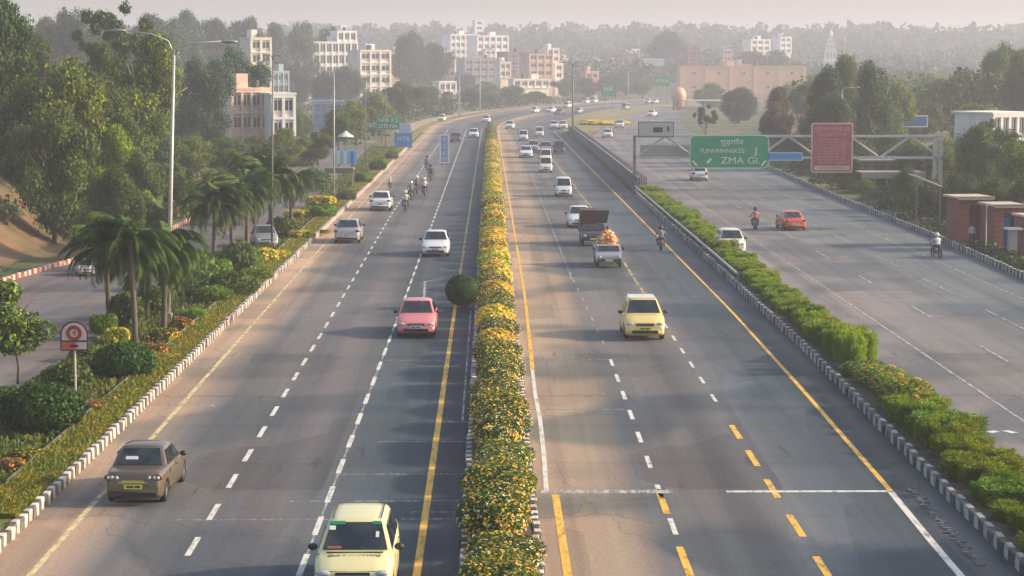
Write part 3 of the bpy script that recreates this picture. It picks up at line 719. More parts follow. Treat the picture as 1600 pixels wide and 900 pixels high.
palm(398, 350, 260, 'tall palm farther back above the service road', 2, 1.0)
# small tree at left edge by the sign
def young():
    b = G(28, 604)
    t = thing('young_tree', 'young leafy tree on a thin bent stem left of the round board sign', 'tree', (b.x, b.y, .1), 0)
    mb = MB(); mb.tube([(0, 0, 0), (.05, 0, .7), (-.05, 0, 1.3), (.1, 0, 2.0), (.15, 0, 3.2)], [.06, .05, .045, .04, .02], 7)
    for k in range(7):
        a = k * 2.4; mb.tube([(.1, 0, 1.7 + k * .2), (.1 + .8 * math.cos(a), .8 * math.sin(a), 2.3 + k * .22)], [.025, .008], 5)
    mb.build('trunk', m_bark, t, True)
    rg = np.random.default_rng(5)
    B = [(rg.normal() * .55 + .1, rg.normal() * .5, 2.55 + rg.uniform(-1.0, 1.25), .5, .5, .42) for _ in range(18)]
    V, F, _ = leaf_cloud(B, 3000, .11, .5, rg=rg); V2, F2, _ = leaf_cloud(B, 500, .11, .5, (.95, 1.15), rg=rg)
    link('crown', joinc([(V, F, 0), (V2, F2, 1)], 'crown', [LM['mid'], LM['yellow']]), t)
young()

# -- shrubs
m_fly = mat('yellow_petals', (.80, .50, .02), .6, col2=(.85, .66, .06), scale=2.5, trans=.2)
m_flo = mat('orange_petals', (.70, .24, .03), .6, col2=(.78, .42, .06), scale=1.5, trans=.2)
m_flc = mat('cream_petals', (.75, .72, .45), .6, trans=.2)
def bush_mesh(seed, dims, n, leaf, size, flowers=(), lumps=12, shell=(.7, 1.05), flat=.9):
    rg = np.random.default_rng(seed); B = []
    rx, ry, rz_ = dims
    for k in range(lumps):
        a = rg.uniform(0, 6.28); r = rg.uniform(.15, .72) ** .7; q = rg.uniform(.32, .5)
        B.append((math.cos(a) * r * rx * .85, math.sin(a) * r * ry * .85, rz_ * rg.uniform(.9, 1.25), q * rx, q * ry * .8, q * rz_ * 1.5))
    B.append((0, 0, rz_ * flat, rx * .85, ry * .85, rz_ * .9))
    V, F, _ = leaf_cloud(B, n, size, .6, shell, rg=rg); V[:, 2] = np.abs(V[:, 2])
    parts = [(V, F, 0)]; mats = [LM[leaf]]
    for i, (m, nf, fs) in enumerate(flowers):
        Vf, Ff, dz = leaf_cloud(B, nf * 3, fs, .8, (.97, 1.12), .8, .5, rg=rg)
        px_ = Vf[::4, 0]; py_c = Vf[::4, 1]; cl = np.sin(px_ * 7.3 + seed + i * 2) * np.sin(py_c * 5.1 + seed * 2 + i) + .45 * np.sin(px_ * 13 - py_c * 9 + i)
        keep = np.where((Vf[::4, 2] > rz_ * .45) & (cl > -.12))[0][:nf]
        Vf = Vf.reshape(-1, 4, 3)[keep].reshape(-1, 3); Ff = np.arange(len(Vf)).reshape(-1, 4); Vf[:, 2] = np.abs(Vf[:, 2])
        parts.append((Vf, Ff, i + 1)); mats.append(m)
    return joinc(parts, 'foliage', mats)
HB = [bush_mesh(101, (1.0, 2.3, .62), 20000, 'mid', .040, [(m_fly, 1500, .048), (m_flc, 500, .038), (m_flo, 600, .046)], 20, (.6, 1.12)),
      bush_mesh(102, (1.0, 2.3, .66), 20000, 'ball', .040, [(m_fly, 1300, .048), (m_flc, 800, .038), (m_flo, 900, .046)], 20, (.6, 1.12)),
      bush_mesh(103, (1.0, 2.3, .60), 7000, 'yellow', .075, [(m_fly, 2800, .072), (m_flc, 200, .055), (m_flo, 700, .066)], 14),
      bush_mesh(104, (1.0, 2.3, .64), 7000, 'olive', .07, [(m_fly, 2400, .072), (m_flo, 1300, .068), (m_flc, 200, .06)], 14)]
HB += [bush_mesh(105, (1.0, 2.3, .58), 20000, 'mid', .040, [(m_flc, 1000, .040), (m_fly, 1000, .048), (m_flo, 400, .046)], 20, (.55, 1.15)),
       bush_mesh(106, (1.0, 2.3, .62), 8000, 'bright', .065, [(m_fly, 1500, .06), (m_flc, 300, .055)], 20, (.55, 1.15))]
ORD = ['first', 'second', 'third', 'fourth', 'fifth', 'sixth', 'seventh', 'eighth', 'ninth', 'tenth', 'eleventh', 'twelfth', 'thirteenth', 'fourteenth', 'fifteenth', 'sixteenth', 'seventeenth', 'eighteenth', 'nineteenth']
TENS = {2: ('twentieth', 'twenty'), 3: ('thirtieth', 'thirty'), 4: ('fortieth', 'forty'), 5: ('fiftieth', 'fifty'), 6: ('sixtieth', 'sixty')}
def ordn(k):
    if k <= 19: return ORD[k - 1]
    t, u = divmod(k, 10); return TENS[t][0] if u == 0 else TENS[t][1] + '-' + ORD[u - 1]
y = 43.5; k = 1
while y < 330:
    v = ([1, 0, 4][k % 3]) if y < 80 else ([0, 3, 1, 2, 4][k % 5] if y < 112 else [2, 3, 5][k % 3])
    look = {0: 'yellow-flowered', 1: 'cream and orange flowered', 2: 'golden yellow', 3: 'golden orange', 4: 'cream-speckled green', 5: 'yellow and green'}[v]
    s = random.uniform(.75, 1.1)
    o = link('flowering_bush', HB[v]); o.location = (.28 + random.uniform(-.10, .10), y + 2.3 * s, .16); o.rotation_euler = (0, 0, random.choice((0, math.pi)) + random.uniform(-.08, .08))
    o.scale = (random.uniform(.88, 1.04), s * random.uniform(.92, 1.06), random.uniform(.78, 1.14))
    tag(o, f'{look} bush, {ordn(k)} from the camera in the central reserve row', 'bush', 'flowering bushes filling the central reserve')
    y += 4.55 * s; k += 1
def blade_bush(seed, dims, n, leaf, size, flowers=()):
    rg = np.random.default_rng(seed); rx, ry, rz_ = dims; k = 26
    tx = rg.uniform(-rx, rx, k); ty = rg.uniform(-ry, ry, k); th = rz_ * rg.uniform(.9, 1.9, k); q = rg.integers(0, k, n); a = rg.uniform(0, 6.28, n); r0 = rg.random(n) ** .6
    sp = .34 * r0; base = np.stack([tx[q] + np.cos(a) * sp * .6, ty[q] + np.sin(a) * sp * .6, th[q] * rg.uniform(.0, .75, n)], 1)
    out = np.stack([np.cos(a) * r0, np.sin(a) * r0, rg.uniform(.5, 1.3, n)], 1); out /= np.linalg.norm(out, axis=1)[:, None]
    ln = (size * rg.uniform(2, 4.5, n))[:, None]; sd_ = np.cross(out, rg.normal(size=(n, 3))); sd_ /= np.linalg.norm(sd_, axis=1)[:, None]; w_ = size * .42
    mid = base + out * ln * .55; tip = base + out * ln + np.array([0, 0, -.25]) * ln * r0[:, None]
    V = np.stack([base, mid - sd_ * w_, tip, mid + sd_ * w_], 1).reshape(-1, 3); V[:, 2] = np.abs(V[:, 2]); F = np.arange(4 * n).reshape(n, 4)
    return joinc([(V, F, 0)], 'foliage', [LM[leaf]])
RB = [bush_mesh(201, (.9, 1.9, .75), 9000, 'yellow', .07, (), 18, (.5, 1.2)), bush_mesh(202, (.9, 1.9, .8), 9000, 'bright', .07, (), 18, (.5, 1.2)),
      bush_mesh(203, (.9, 1.6, .7), 4200, 'brown', .09, [(m_flo, 500, .07)], 14, (.6, 1.15)), bush_mesh(204, (.9, 1.5, .55), 3600, 'mid', .08, [(m_flc, 200, .05)], 12, (.6, 1.1))]
RB[2] = bush_mesh(203, (.8, 1.6, .7), 6000, 'bright', .075, [(m_flo, 1500, .06)], 16, (.5, 1.2)); RB[0] = blade_bush(211, (.72, 1.8, .66), 15000, 'yellow', .055); RB[1] = blade_bush(212, (.72, 1.8, .66), 15000, 'bright', .055)
y = 50.0; k = 1
while y < 204:
    v = 2 if 71 < y < 79 else (3 if 79 < y < 82 else (0 if k % 4 else 1))
    look = {0: 'yellow-green', 1: 'bright green', 2: 'russet orange', 3: 'dark green'}[v]
    xm = (MX1(y) + RX0(y)) / 2 + .15
    o = link('shrub', RB[v]); s = random.uniform(.85, 1.15); wd = min(1.25, (RX0(y) - MX1(y)) / 2 * .85)
    o.location = (xm, y, .18); o.rotation_euler = (0, 0, random.uniform(-.15, .15)); o.scale = (wd * s, s, random.uniform(.5, 1.15) * (1.3 if 82 < y < 95 else .85))
    tag(o, f'{look} bush, {ordn(k)} from the camera in the bed beside the right road', 'bush', 'bushes in the bed between the middle and right roads')
    y += 2.55 * s; k += 1
for k, yy in enumerate((340, 352, 366, 382, 400)):
    o = link('shrub', RB[2]); o.location = (.3 + random.uniform(-.2, .2), yy, .18); o.scale = (random.uniform(.8, 1.1), random.uniform(1.2, 2), random.uniform(.8, 1.5))
    tag(o, f'dry brownish bush, {ordn(k + 1)} one beyond the far end of the golden row', 'bush', 'dry bushes at the far end of the central reserve')
# garden at the left
DK = [bush_mesh(301, (1.15, 1.15, .66), 6500, 'ball', .065, (), 4, (.93, 1.03), 1.0), bush_mesh(302, (1, 1, .6), 4500, 'bright', .07, (), 8), bush_mesh(303, (1, 1, .5), 3500, 'olive', .07, [(m_fly, 350, .06), (m_flo, 150, .06)], 10),
      bush_mesh(304, (1, 1, .6), 4500, 'mid', .08, (), 10, (.6, 1.1)), bush_mesh(305, (1, 1, .5), 3500, 'yellow', .08, [(m_fly, 1100, .075)], 8), bush_mesh(306, (1, 1, .6), 3500, 'brown', .07, [(m_flo, 500, .06)], 9)]
def shrub(px, py, rpx, v, label, hs=1.0, asp=1.0):
    b = G(px, py); r = rpx * b.y / FPX
    o = link('shrub', DK[v]); o.location = (b.x, b.y + r * .6, .1); o.scale = (r, r * asp, r * hs); o.rotation_euler = (0, 0, random.uniform(0, 6) if asp == 1 else 0)
    tag(o, label, 'bush', 'shrubs in the garden left of the highway'); return o
for a in [(62, 688, 66, 0, 'largest dark clipped round shrub at the left edge of the garden', .95), (190, 600, 48, 0, 'dark clipped round shrub right of the round board sign', .95),
          (100, 618, 45, 3, 'loose green shrub behind the post of the round board sign', .9), (8, 640, 30, 3, 'green shrub cut by the left edge above the largest dark shrub', .9),
          (302, 505, 26, 1, 'flat bright green clipped shrub before the lamp base', .6), (365, 470, 42, 3, 'large mid green shrub beyond the lamp base', .85),
          (330, 480, 36, 1, 'bright green shrub next to the flat clipped one', .7), (180, 545, 22, 4, 'yellow shrub under the near palm cluster', 1.4),
          (250, 540, 30, 2, 'yellow-green spreading shrub right of the near palm cluster', .8), (282, 520, 22, 5, 'small orange-tinted shrub next to the spreading one', .8),
          (240, 562, 26, 5, 'orange-tinted shrub touching the dark round shrub', .7), (268, 568, 16, 4, 'small yellow shrub on the verge edge near the dark round shrub', .7),
          (175, 640, 30, 2, 'low yellow-flecked shrub below the dark round shrub', .5), (140, 650, 26, 5, 'low orange-flecked shrub at the foot of the board sign post', .6),
          (45, 728, 30, 2, 'yellow-flecked shrub below the largest dark shrub', .7), (12, 748, 30, 5, 'russet shrub at the left edge below the largest dark shrub', .7),
          (230, 500, 40, 3, 'mid green shrub under the right palm of the near cluster', 1.0), (150, 590, 30, 3, 'green shrub left behind the dark clipped round one', .8),
          (130, 565, 26, 3, 'small green shrub above the board sign post', .8), (280, 470, 34, 0, 'dark shrub beside the tallest lamp pole base', .8),
          (400, 445, 28, 1, 'light green shrub along the verge after the lamp base', .7), (345, 425, 30, 3, 'mid green shrub at the foot of the tall slim palm', .8),
          (385, 425, 26, 1, 'bright shrub at the foot of the second lamp pole palms', .9), (432, 408, 22, 4, 'small yellow shrub before the second lamp pole', .7),
          (470, 378, 24, 4, 'yellow shrub beyond the second lamp pole', .7), (505, 345, 24, 1, 'green shrub below the third lamp pole', .8),
          (500, 325, 26, 4, 'golden shrub left of the third lamp pole base', .7), (465, 345, 26, 4, 'second golden shrub left of the third lamp pole base', .6),
          (540, 318, 18, 3, 'green shrub right of the third lamp pole', .9), (490, 300, 30, 3, 'dark green shrub behind the golden pair', 1.0),
          (440, 375, 28, 3, 'mid green shrub between service road and verge by the second lamp', 1.0), (506, 368, 12, 2, 'tiny flecked shrub on the verge by the silver car', .6),
          (568, 290, 17, 1, 'green shrub right after the shelter roof', 1.0), (195, 520, 34, 3, 'tall green shrub filling under the near palm cluster', 1.5), (160, 530, 24, 1, 'bright green shrub left of the near palm trunks', 1.3), (300, 455, 40, 3, 'broad green shrub right behind the tallest lamp base', 1.3),
          (335, 450, 30, 1, 'light green shrub below the tall slim palm', 1.2), (370, 432, 34, 3, 'green shrub bank below the slim palms', 1.3), (410, 415, 26, 4, 'yellow tinted shrub below the second lamp pole palm', 1.0), (590, 270, 15, 3, 'green shrub at the fourth lamp pole', 1.1), (612, 252, 12, 3, 'green shrub under the blue board cluster', 1.1)]:
    shrub(*a)
# ball shrub leaning over the left carriageway edge
b = G(722, 484)
t = thing('topiary_ball', 'clipped dark green ball shrub on a short stem overhanging the left carriageway', 'bush', (b.x - .02, b.y + .8, 0))
MB().tube([(0.25, 0, 0), (.1, 0, .35), (0, 0, .6)], [.06, .05, .05], 7).build('trunk', m_bark, t, True)
V, F, _ = leaf_cloud([(0, 0, .93, .86, .86, .80)], 9000, .055, .6, (.9, 1.01), jit=.45, rg=rng)
link('crown', fast_mesh('crown', V, F, LM['ball']), t)
# grass tufts on the verge, weeds, undergrowth
def tufts(name, area, n, h, m, spread=.5, zf=None, kind='stuff', bias=2.0):
    u = rng.random(n) ** bias; ys = area[2] + (area[3] - area[2]) * u
    xs = np.array([area[0](y) + (area[1](y) - area[0](y)) * q for y, q in zip(ys, rng.random(n))])
    zs = np.array([zf(x, y) for x, y in zip(xs, ys)]) if callable(zf) else np.full(n, zf)
    a = rng.uniform(0, 6.28, n); hh = h * rng.uniform(.5, 1.4, n); d = np.stack([np.cos(a), np.sin(a)], 1)
    wv = .25 * hh; bx = np.stack([xs, ys], 1); l = d[:, ::-1] * [1, -1] * (spread * hh * rng.uniform(-1, 1, n))[:, None]
    V = np.zeros((n, 4, 3)); V[:, 0, :2] = bx - d * wv[:, None]; V[:, 1, :2] = bx + d * wv[:, None]; V[:, 2, :2] = bx + l + d * wv[:, None] * .5; V[:, 3, :2] = bx + l - d * wv[:, None] * .5
    V[:, :2, 2] = zs[:, None]; V[:, 2:, 2] = (zs + hh)[:, None]
    o = link(name, fast_mesh(name, V.reshape(-1, 3), np.arange(4 * n).reshape(n, 4), m)); o['kind'] = kind; return o
m_gr1 = mat('dry_green_grass', (.13, .17, .012), .8, col2=(.27, .22, .02), scale=.7, trans=.3)
m_gr2 = mat('green_grass', (.06, .11, .015), .8, col2=(.14, .15, .02), scale=.7, trans=.3)
m_gr3 = mat('scrub_leaves', (.045, .080, .014), .8, col2=(.12, .12, .025), scale=.25, trans=.25)
o = tufts('verge_grass', (lambda y: -14.25, lambda y: -12.95, 55, 330), 30000, .13, m_gr1, zf=.25); tag(o, 'yellow-green rough grass on the verge beside the striped kerb', 'grass')
o = tufts('garden_grass', (lambda y: SX1(y) + .4, lambda y: -14.4, 58, 320), 26000, .2, m_gr2, zf=.11); tag(o, 'green grass and ground plants between the garden shrubs', 'grass')
def scatter_blobs(name, pts, m, size, nper, rr, hz=.6):
    B = [(x, y, z + r * hz * .3, r, r, r * hz) for (x, y, z, r) in pts]
    V, F, _ = leaf_cloud(B, nper * len(B), size, .6, rg=rng); o = link(name, fast_mesh(name, V, F, m)); o['kind'] = 'stuff'; return o
pts = []
while len(pts) < 620:
    y = random.uniform(95, 330); x = SX0(y) - 1.2 - random.random() ** 1.2 * 55
    if y < 152 and x < -30 and x > -46 and random.random() < .82: continue
    pts.append((x, y, tz(x, y), random.uniform(.7, 2.3)))
o = scatter_blobs('undergrowth', pts, m_gr3, .2, 110, 1); tag(o, 'tangled undergrowth covering the left bank', 'undergrowth')
pts = [(RX1(y) + random.uniform(1.2, 2.2) if y < 158 else RX1(y) + 1.2 + random.random() * 14, y, tz(34, y), random.uniform(.5, .9) if y < 158 else random.uniform(.7, 1.5)) for y in [random.uniform(95, 330) for _ in range(380)]]
o = scatter_blobs('roadside_scrub', pts, LM['dark'], .14, 130, 1); tag(o, 'dark low scrub behind the far kerb of the right road', 'undergrowth')
pts = []
while len(pts) < 700:
    y = random.uniform(330, 780); x = curve(y) - 20 - random.random() * 110
    pts.append((x, y, tz(x, y), random.uniform(1.2, 3.2)))
o = scatter_blobs('hillside_scrub', pts, LM['dark'], .5, 50, 1); tag(o, 'hazy scrub over the left hillside before the buildings', 'undergrowth')
# far woods: thousands of crowns that read as one mass
def far_woods(name, n, yr, xr, hr, m, leafs, size, label, clear=()):
    B = []
    while len(B) < n * 3:
        y = yr[0] + (yr[1] - yr[0]) * random.random(); x = random.uniform(*xr) * y
        if y < 880 and curve(min(y, 860)) - 16 < x < RX1(y) + 12: continue
        q = P(800, 100, y); ppx = 765 + x * FPX / y
        if any(c[0] < ppx < c[1] and y < c[2] for c in clear): continue
        h = random.uniform(*hr); z = tz(x, y); wd = h * random.uniform(.34, .55)
        for k in range(3): B.append((x + random.uniform(-.4, .4) * wd, y + random.uniform(-.4, .4) * wd, z + h * (.35 + .25 * k), wd * (1 - .18 * k), wd * (1 - .18 * k), h * .24))
    V, F, _ = leaf_cloud(B, leafs * len(B), size, .7, (.6, 1.05), rg=rng)
    o = link(name, fast_mesh(name, V, F, m)); o['kind'] = 'stuff'; return tag(o, label, 'woods')
CLR = [(455, 620, 920), (690, 885, 1150), (1050, 1260, 800), (1005, 1040, 920), (1190, 1240, 1180), (1280, 1318, 1120)]
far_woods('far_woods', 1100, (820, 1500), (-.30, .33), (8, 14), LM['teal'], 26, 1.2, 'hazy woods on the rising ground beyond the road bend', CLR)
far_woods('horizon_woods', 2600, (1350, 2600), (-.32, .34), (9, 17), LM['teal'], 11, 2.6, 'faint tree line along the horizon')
far_woods('right_woods', 230, (330, 800), (.11, .30), (6, 11), LM['mid'], 90, .5, 'hazy woods right of the right road', [(1050, 1260, 800), (1370, 1460, 330), (1540, 1600, 300)])
far_woods('left_woods', 330, (380, 800), (-.30, -.04), (6, 11), LM['mid'], 90, .5, 'woods on the left hillside between the buildings', [(390, 460, 620), (455, 640, 800), (350, 465, 420)])

# ================================================================= VEHICLES
def paint(name, col, metal=.1, rough=.35): return mat(name, col, rough, metal, coat=.6, spec=.5)
m_glass = mat('dark_car_glass', (.010, .016, .020), .07, spec=.9, col2=(.035, .042, .045), scale=2.2, lo=.42, hi=.62)  # paler noise in the colour imitates reflections and the interior
m_glassg = mat('green_tinted_glass', (.03, .09, .06), .1, spec=.8)
m_tyre = mat('tyre_rubber', (.018, .018, .018), .9)
m_rim = mat('wheel_rim', (.32, .32, .33), .4, .7)
m_trim = mat('black_trim', (.02, .02, .022), .55)
m_chr = mat('bright_trim', (.55, .55, .55), .25, .8)
m_head = mat('headlight_glass', (.38, .40, .42), .12, spec=.8)
m_tail = mat('tail_light_red', (.30, .015, .012), .25, spec=.6)
m_plw = mat('white_number_plate', (.70, .70, .66), .5)
m_ply = mat('yellow_number_plate', (.62, .60, .10), .5)
KIND = {  # L, W, H, cowl, windscreen top, roof end, rear glass base, bonnet front z, belt z, boot z
    'sedan': dict(L=4.15, W=1.70, H=1.44, c=1.05, wt=1.75, re=2.72, bb=3.28, hz=.70, bz=.94, tz=.96),
    'hatch': dict(L=3.65, W=1.66, H=1.50, c=.92, wt=1.55, re=3.05, bb=3.50, hz=.76, bz=.97, tz=.98),
    'mpv': dict(L=3.8, W=1.70, H=1.52, c=.86, wt=1.50, re=3.15, bb=3.62, hz=.80, bz=.97, tz=.98),
    'van': dict(L=3.7, W=1.60, H=1.80, c=.42, wt=.92, re=3.52, bb=3.66, hz=.78, bz=1.02, tz=1.02),
}
CM = {}
def car_parts(kind):
    if kind in CM: return CM[kind]
    k = KIND[kind]; L, W, H = k['L'], k['W'], k['H']; hw = W / 2; c, wt, re, bb, hz, bz, tz_ = (k[i] for i in ('c', 'wt', 're', 'bb', 'hz', 'bz', 'tz'))
    wy = (.68 if kind != 'van' else .62, L - .72); wr = .29; ra = .345
    top = lin([(0, .50), (.06, hz - .08), (.20, hz), (c * .6, (hz * .35 + bz * .65)), (c, bz - .01), (bb, tz_), (L - .18, tz_ - .03), (L - .05, tz_ - .14), (L, .55)])
    st = np.unique(np.concatenate([[0, .03, .07, .12, .2], np.linspace(.26, L - .26, 62), [L - .2, L - .12, L - .07, L - .03, L]]))
    vs = []; fs = []
    for y in st:
        t_ = (y / L) * 2 - 1; w_ = hw * (1 - .13 * abs(t_) ** 7 - .02 * abs(t_) ** 2)
        if y < .12 or y > L - .12: w_ *= .97
        zb = .20 + (.06 if (y < .1 or y > L - .1) else 0)
        for q in wy:
            dd = abs(y - q)
            if dd < ra: zb = max(zb, wr + math.sqrt(ra * ra - dd * dd) - .01)
        zt = top(y); zb = min(zb, zt - .12)
        zm = max(zb + .03, .52)
        half = [(0, zb), (w_ * .72, zb), (w_ * .95, zb + .02), (w_ * .995, zb + .08 if zb + .08 < zm else zb + .04), (w_ * 1.0, min(zm + .08, zt - .08)), (w_ * .985, zt - .10), (w_ * .945, zt - .035), (w_ * .86, zt), (w_ * .5, zt + .018), (0, zt + .025)]
        ring = [(-a, y, z) for a, z in half[:0:-1]][1:] if False else []
        left = [(-x, y - L / 2, z) for x, z in half[1:-1]][::-1]; right = [(x, y - L / 2, z) for x, z in half]
        ring = right + left; vs += ring; nr = len(ring)
    for i in range(len(st) - 1):
        for j in range(nr): fs.append((i * nr + j, i * nr + (j + 1) % nr, (i + 1) * nr + (j + 1) % nr, (i + 1) * nr + j))
    fs += [tuple(range(nr))[::-1], tuple((len(st) - 1) * nr + j for j in range(nr))]
    mb = MB(); mb.add(vs, fs)
    # cabin shell
    wb = hw * .93; wtp = hw * .72 if kind != 'van' else hw * .82; zr = H
    def cab(y):
        if y <= c: f = 0
        elif y < wt: f = (y - c) / (wt - c)
        elif y <= re: f = 1
        elif y < bb: f = (bb - y) / (bb - re)
        else: f = 0
        cr = .03 * math.sin(math.pi * max(0, min(1, (y - wt) / (re - wt)))) if wt < y < re else 0
        return f, cr
    ys = np.unique(np.concatenate([[c, c + .02], np.linspace(c, wt, 4), np.linspace(wt, re, 8), np.linspace(re, bb, 4)]))
    cv = []; 
    for y in ys:
        f, cr = cab(y); zt = bz - .02 + (zr - bz + .02) * f + cr; x1 = wb + (wtp - wb) * f
        e = .06 * f
        half = [(wb, bz - .06), (x1 + .0, zt - e), (x1 - e * .9, zt - e * .25), (x1 * .6, zt + .012 * f), (0, zt + .018 * f)]
        cv += [(x, y - L / 2, z) for x, z in half] + [(-x, y - L / 2, z) for x, z in half[-2::-1]]
    n2 = 9; cf = []
    for i in range(len(ys) - 1):
        for j in range(n2 - 1): cf.append((i * n2 + j, i * n2 + j + 1, (i + 1) * n2 + j + 1, (i + 1) * n2 + j))
    mb.add(cv, cf)
    out = {'body': (mb.data('body', [m_chr], True), 0)}
    Y = lambda y: y - L / 2
    def pane(name, quad, off, mats=m_glass):
        a = [Vector(p) for p in quad]; n = (a[1] - a[0]).cross(a[3] - a[0]).normalized()
        if n.dot(Vector(off)) < 0: n = -n
        return MB().slab([p + n * .004 for p in a], n * .012).data(name, mats)
    def ws(y0, z0, x0, y1, z1, x1, a, b, mg):   # inset quad between base line (0) and top line (1)
        L_ = lambda t: (y0 + (y1 - y0) * t, z0 + (z1 - z0) * t, x0 + (x1 - x0) * t)
        ya, za, xa = L_(a); yb, zb_, xb = L_(b)
        return [(-xa + mg, Y(ya), za), (xa - mg, Y(ya), za), (xb - mg, Y(yb), zb_), (-xb + mg, Y(yb), zb_)]
    out['windscreen'] = pane('windscreen', ws(c, bz - .02, wb, wt, H, wtp, .10, .93, .085), (0, -1, .4))
    out['rear_window'] = pane('rear_window', ws(bb, bz - .02, wb, re, H, wtp, .14 if kind != 'van' else .2, .90, .12), (0, 1, .4))
    sw = []
    zlo, zhi = bz + .03, H - .10
    def sx(z): return wb + (wtp - wb) * ((z - bz + .02) / (H - bz + .02 - .0))
    def yf(z): return c + (wt - c) * (z - bz + .02) / (H - bz + .02)
    def yb_(z): return bb + (re - bb) * (z - bz + .02) / (H - bz + .02)
    mid = (wt + re) / 2 - .1
    for s in (-1, 1):
        q1 = [(s * sx(zlo), Y(yf(zlo) + .16), zlo), (s * sx(zlo), Y(mid - .04), zlo), (s * sx(zhi), Y(mid - .04), zhi), (s * sx(zhi), Y(yf(zhi) + .08), zhi)]
        q2 = [(s * sx(zlo), Y(mid + .05), zlo), (s * sx(zlo), Y(yb_(zlo) - .22), zlo), (s * sx(zhi), Y(yb_(zhi) - .14), zhi), (s * sx(zhi), Y(mid + .05), zhi)]
        sw += [pane('side_window', q1, (s, 0, 0)), pane('side_window', q2, (s, 0, 0))]
    out['side'] = sw
    # door seams, handles, sill trim as one dark part
    mb = MB()
    for s in (-1, 1):
        for yy in (wy[0] + .42, mid, wy[1] - .42): mb.box((s * (hw * .985), Y(yy), .62), (.012, .012, .55))
        for yy in (mid - .22, mid + .82): mb.box((s * (hw * .995), Y(yy), .80), (.03, .14, .03))
        mb.box((s * hw * .99, Y(L / 2), .30), (.02, wy[1] - wy[0] - .75, .06))
    out['door_seams'] = mb.data('door_seams', m_trim)
    mb = MB(); mb.box((0, Y(.0) - .005, .36), (W * .62, .05, .12))
    out['lower_intake'] = mb.data('lower_intake', m_trim)
    gz = hz - .12
    mb = MB(); mb.box((0, Y(.035), gz), (W * (.42 if kind != 'van' else .3), .05, .11)); mb.box((0, Y(.01), gz), (W * .40, .03, .018), 1)
    out['grille'] = mb.data('grille', [m_trim, m_chr])
    mb = MB(); mb.box((0, Y(-.012), .49), (.50, .02, .12)); mb.box((-.12, Y(-.024), .49), (.16, .006, .05), 1); mb.box((.09, Y(-.024), .49), (.2, .006, .05), 1)
    out['number_plate'] = mb.data('number_plate', [m_plw, m_trim])
    mb = MB(); mb.box((0, Y(L) + .012, .55), (.52, .02, .13)); mb.box((-.12, Y(L) + .024, .55), (.16, .006, .055), 1); mb.box((.09, Y(L) + .024, .55), (.2, .006, .055), 1)
    out['rear_plate'] = mb.data('rear_plate', [m_plw, m_trim])
    mb = MB(); mb.box((0, Y(L) + .01, .34), (W * .78, .05, .1)); mb.box((0, Y(L) + .012, .67), (W * .48, .02, .03), 1)
    out['rear_trim'] = mb.data('rear_trim', [m_trim, m_chr])
    hl = MB().ell((0, 0, 0), (.175, .11, .07), 14, 8).data('headlight', m_head, True)
    tl = MB().ell((0, 0, 0), (.15, .07, .09 if kind == 'sedan' else .18), 12, 8).data('tail_light', m_tail, True)
    out['hl'] = (hl, [(s * hw * .70, Y(.13), hz - .10) for s in (-1, 1)]); out['tl'] = (tl, [(s * hw * .80, Y(L - .07), .80) for s in (-1, 1)])
    mi = MB().ell((0, 0, 0), (.11, .07, .08), 10, 6).data('wing_mirror', m_trim, True)
    out['mi'] = (mi, [(s * (hw + .07), Y(c + .32), bz + .05) for s in (-1, 1)])
    ty = MB().lathe_x((0, 0, 0), [(-.09, .17), (-.095, .24), (-.07, .285), (.07, .285), (.095, .24), (.09, .17), (-.09, .17)], 22).data('wheel', m_tyre, True)
    rm = MB(); rm.lathe_x((0, 0, 0), [(.075, .0), (.085, .05), (.06, .08), (.07, .17), (.05, .175)], 18); rm.lathe_x((0, 0, 0), [(-.075, .0), (-.085, .05), (-.06, .08), (-.07, .17), (-.05, .175)], 18)
    out['wh'] = (ty, rm.data('rim', m_rim, True), [(s * (hw - .12), Y(q), .285) for s in (-1, 1) for q in wy])
    CM[kind] = out; return out
def car(px, py, kind, pt, label, cat='car', rear=False, plate=None, group='cars on the highway', sc=1.09, rz=0.0, detail=True, roof=None, mirror=None, name=None, glass=None, tails=None):
    k = KIND[kind]; b = G(px, py); n = car_parts(kind)
    t = thing(name or {'sedan': 'sedan_car', 'hatch': 'hatchback_car', 'mpv': 'taxi', 'van': 'minivan'}[kind], label, cat,
              (b.x, b.y + k['L'] * sc / 2, .004), (math.pi if rear else 0) + rz, group, sc)
    o = link('body', n['body'][0], t); setmat(o, pt)
    for q in ('windscreen', 'rear_window'):
        o = link(q, n[q], t)
        if glass: setmat(o, glass)
    for s in n['side']: link('side_window', s, t)
    if rear: lst = ('rear_plate', 'rear_trim')
    else: lst = ('lower_intake', 'grille', 'number_plate')
    for q in lst + (('door_seams',) if detail else ()):
        o = link(q, n[q], t)
        if plate and 'plate' in q: setmat(o, plate)
    for q, nm in ((('tl', 'tail_light'),) if rear else (('hl', 'headlight'),)):
        for p in n[q][1]: o = link(nm, n[q][0], t); o.location = p
    if tails:
        for q in [c for c in COL.objects if c.parent == t and c.name.startswith('tail_light')]: setmat(q, tails)
    for p in n['mi'][1]:
        o = link('wing_mirror', n['mi'][0], t); o.location = p
        if mirror: setmat(o, mirror)
    ty, rm, ps = n['wh']
    for p in ps:
        o = link('wheel', ty, t); o.location = p
        if detail: link('rim', rm, o)
    if roof: roof(t, k)
    return t
